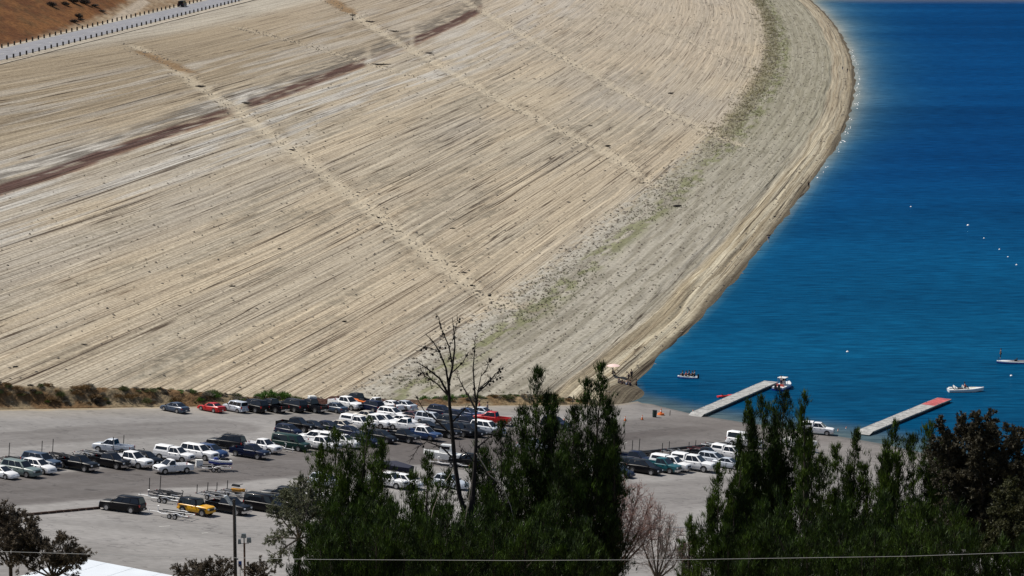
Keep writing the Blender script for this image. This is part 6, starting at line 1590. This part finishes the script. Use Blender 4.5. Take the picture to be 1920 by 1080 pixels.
# overhead wire
P = [at_y(px, py, 192.0) for px, py in ((-900, 1000), (-300, 1022), (0, 1034), (300, 1043), (600, 1049), (960, 1051), (1300, 1049), (1700, 1043), (2200, 1026), (2900, 985))]
w_ = link('overhead_wire', MB().tube([tuple(p) for p in P], 0.014, 5).mesh('overhead_wire', mat('bright_wire', (0.55, 0.55, 0.55), 0.5, 0.3)), None); tag(w_, 'thin bright overhead wire sagging across the bottom of the picture', 'wire')

def building():
    zr = 21.2
    a = at_z(150, 1046, zr); b_ = at_z(345, 1083, zr)
    d = (b_ - a)[:2]; d = d / np.hypot(*d); nrm = np.array([-d[1], d[0]])
    if nrm[0] > 0: nrm = -nrm
    ang_ = math.atan2(d[1], d[0]); L = 34.0; Wd = 16.0
    c = a[:2] + d * L / 2 + nrm * Wd / 2
    gz = float(hill_z(c[0], c[1])) - 3
    r = bpy.data.objects.new('building', None); COL.objects.link(r); r.matrix_world = Matrix.Translation((c[0], c[1], 0)) @ Matrix.Rotation(ang_, 4, 'Z')
    sgn = 1.0
    M_ROOF = mat('pale_membrane_roof', (0.62, 0.66, 0.70), 0.6, noise=0.06, nscale=0.4); M_WALL = mat('grey_stucco_wall', (0.28, 0.26, 0.23), 0.9, noise=0.1)
    Q = [('wall', MB().box((0, 0, (gz + zr) / 2 - 0.3), (L - 0.8, Wd - 0.8, zr - gz - 0.6)).mesh('wall', smooth=False), M_WALL, None), ('roof', MB().box((0, 0, zr - 0.15), (L, Wd, 0.28)).mesh('roof', smooth=False), M_ROOF, None), ('fascia', MB().box((0, 0, zr - 0.5), (L - 0.2, Wd - 0.2, 0.4)).mesh('fascia', smooth=False), mat('dark_fascia', (0.03, 0.035, 0.045), 0.6), None)]
    for k in range(9): Q.append(('roof_panel', MB().box((-L / 2 + (k + 0.5) * L / 9, 0, zr + 0.004 + 0.003 * (k % 2)), (L / 9 - 0.06, Wd - 0.1, 0.03)).mesh('roof_panel', smooth=False), M_ROOF, 1))
    for x_, y_ in ((-9, 2), (-3, -3), (4, 3)): Q.append(('roof_vent', MB().tube([(x_, y_, zr), (x_, y_, zr + 0.4)], 0.15, 8).mesh('roof_vent'), M_METAL, 1))
    for k in range(4): Q.append(('window', MB().box((-L / 2 + 5 + k * 7, -Wd / 2 + 0.38, zr - 2.2), (1.6, 0.06, 1.1)).mesh('window', smooth=False), M_GLASS, None))
    place_parts(r, Q, {}); tag(r, 'low building with a broad pale flat roof at the bottom left', 'building')
building()

def fence():
    D = 300.0; r = bpy.data.objects.new('rail_fence', None); COL.objects.link(r)
    a = on_lot(1262, 1004); b_ = on_lot(1345, 1000); r.location = tuple(a); Q = []; d = b_ - a; d[2] = 0; L = np.hypot(d[0], d[1]); n = 7
    for k in range(n):
        p = d * k / (n - 1); z0 = lot_ground(a[0] + p[0], a[1] + p[1]) - a[2]; Q.append(('post', MB().tube([(p[0], p[1], z0 - 0.2), (p[0], p[1], z0 + 1.05)], 0.05, 6).mesh('post'), M_STEEL, None))
    for h in (0.5, 1.0): Q.append(('rail', MB().tube([(0, 0, h), (d[0], d[1], lot_ground(b_[0], b_[1]) - a[2] + h)], 0.04, 5).mesh('rail'), M_STEEL, None))
    place_parts(r, Q, {}); tag(r, 'short pale rail fence at the near lot edge beside the pine sapling', 'fence')
fence()
# thin gauge post on the upper face
p = on_dam(661, 37); gp = bpy.data.objects.new('gauge_post', None); COL.objects.link(gp); gp.location = (p[0], p[1], dam_ground(p[0], p[1]))
place_parts(gp, [('post', MB().tube([(0, 0, -0.2), (0, 0, 2.8)], 0.06, 6).mesh('post'), M_BLACKSTEEL, None), ('brace', MB().tube([(0.5, 0, 0), (0, 0, 1.8)], 0.04, 5).mesh('brace'), M_BLACKSTEEL, None), ('box', MB().box((0, -0.1, 0.35), (0.5, 0.35, 0.6)).mesh('box'), M_BLACKSTEEL, None)], {})
tag(gp, 'thin dark gauge post high on the dam face near the top edge', 'post')
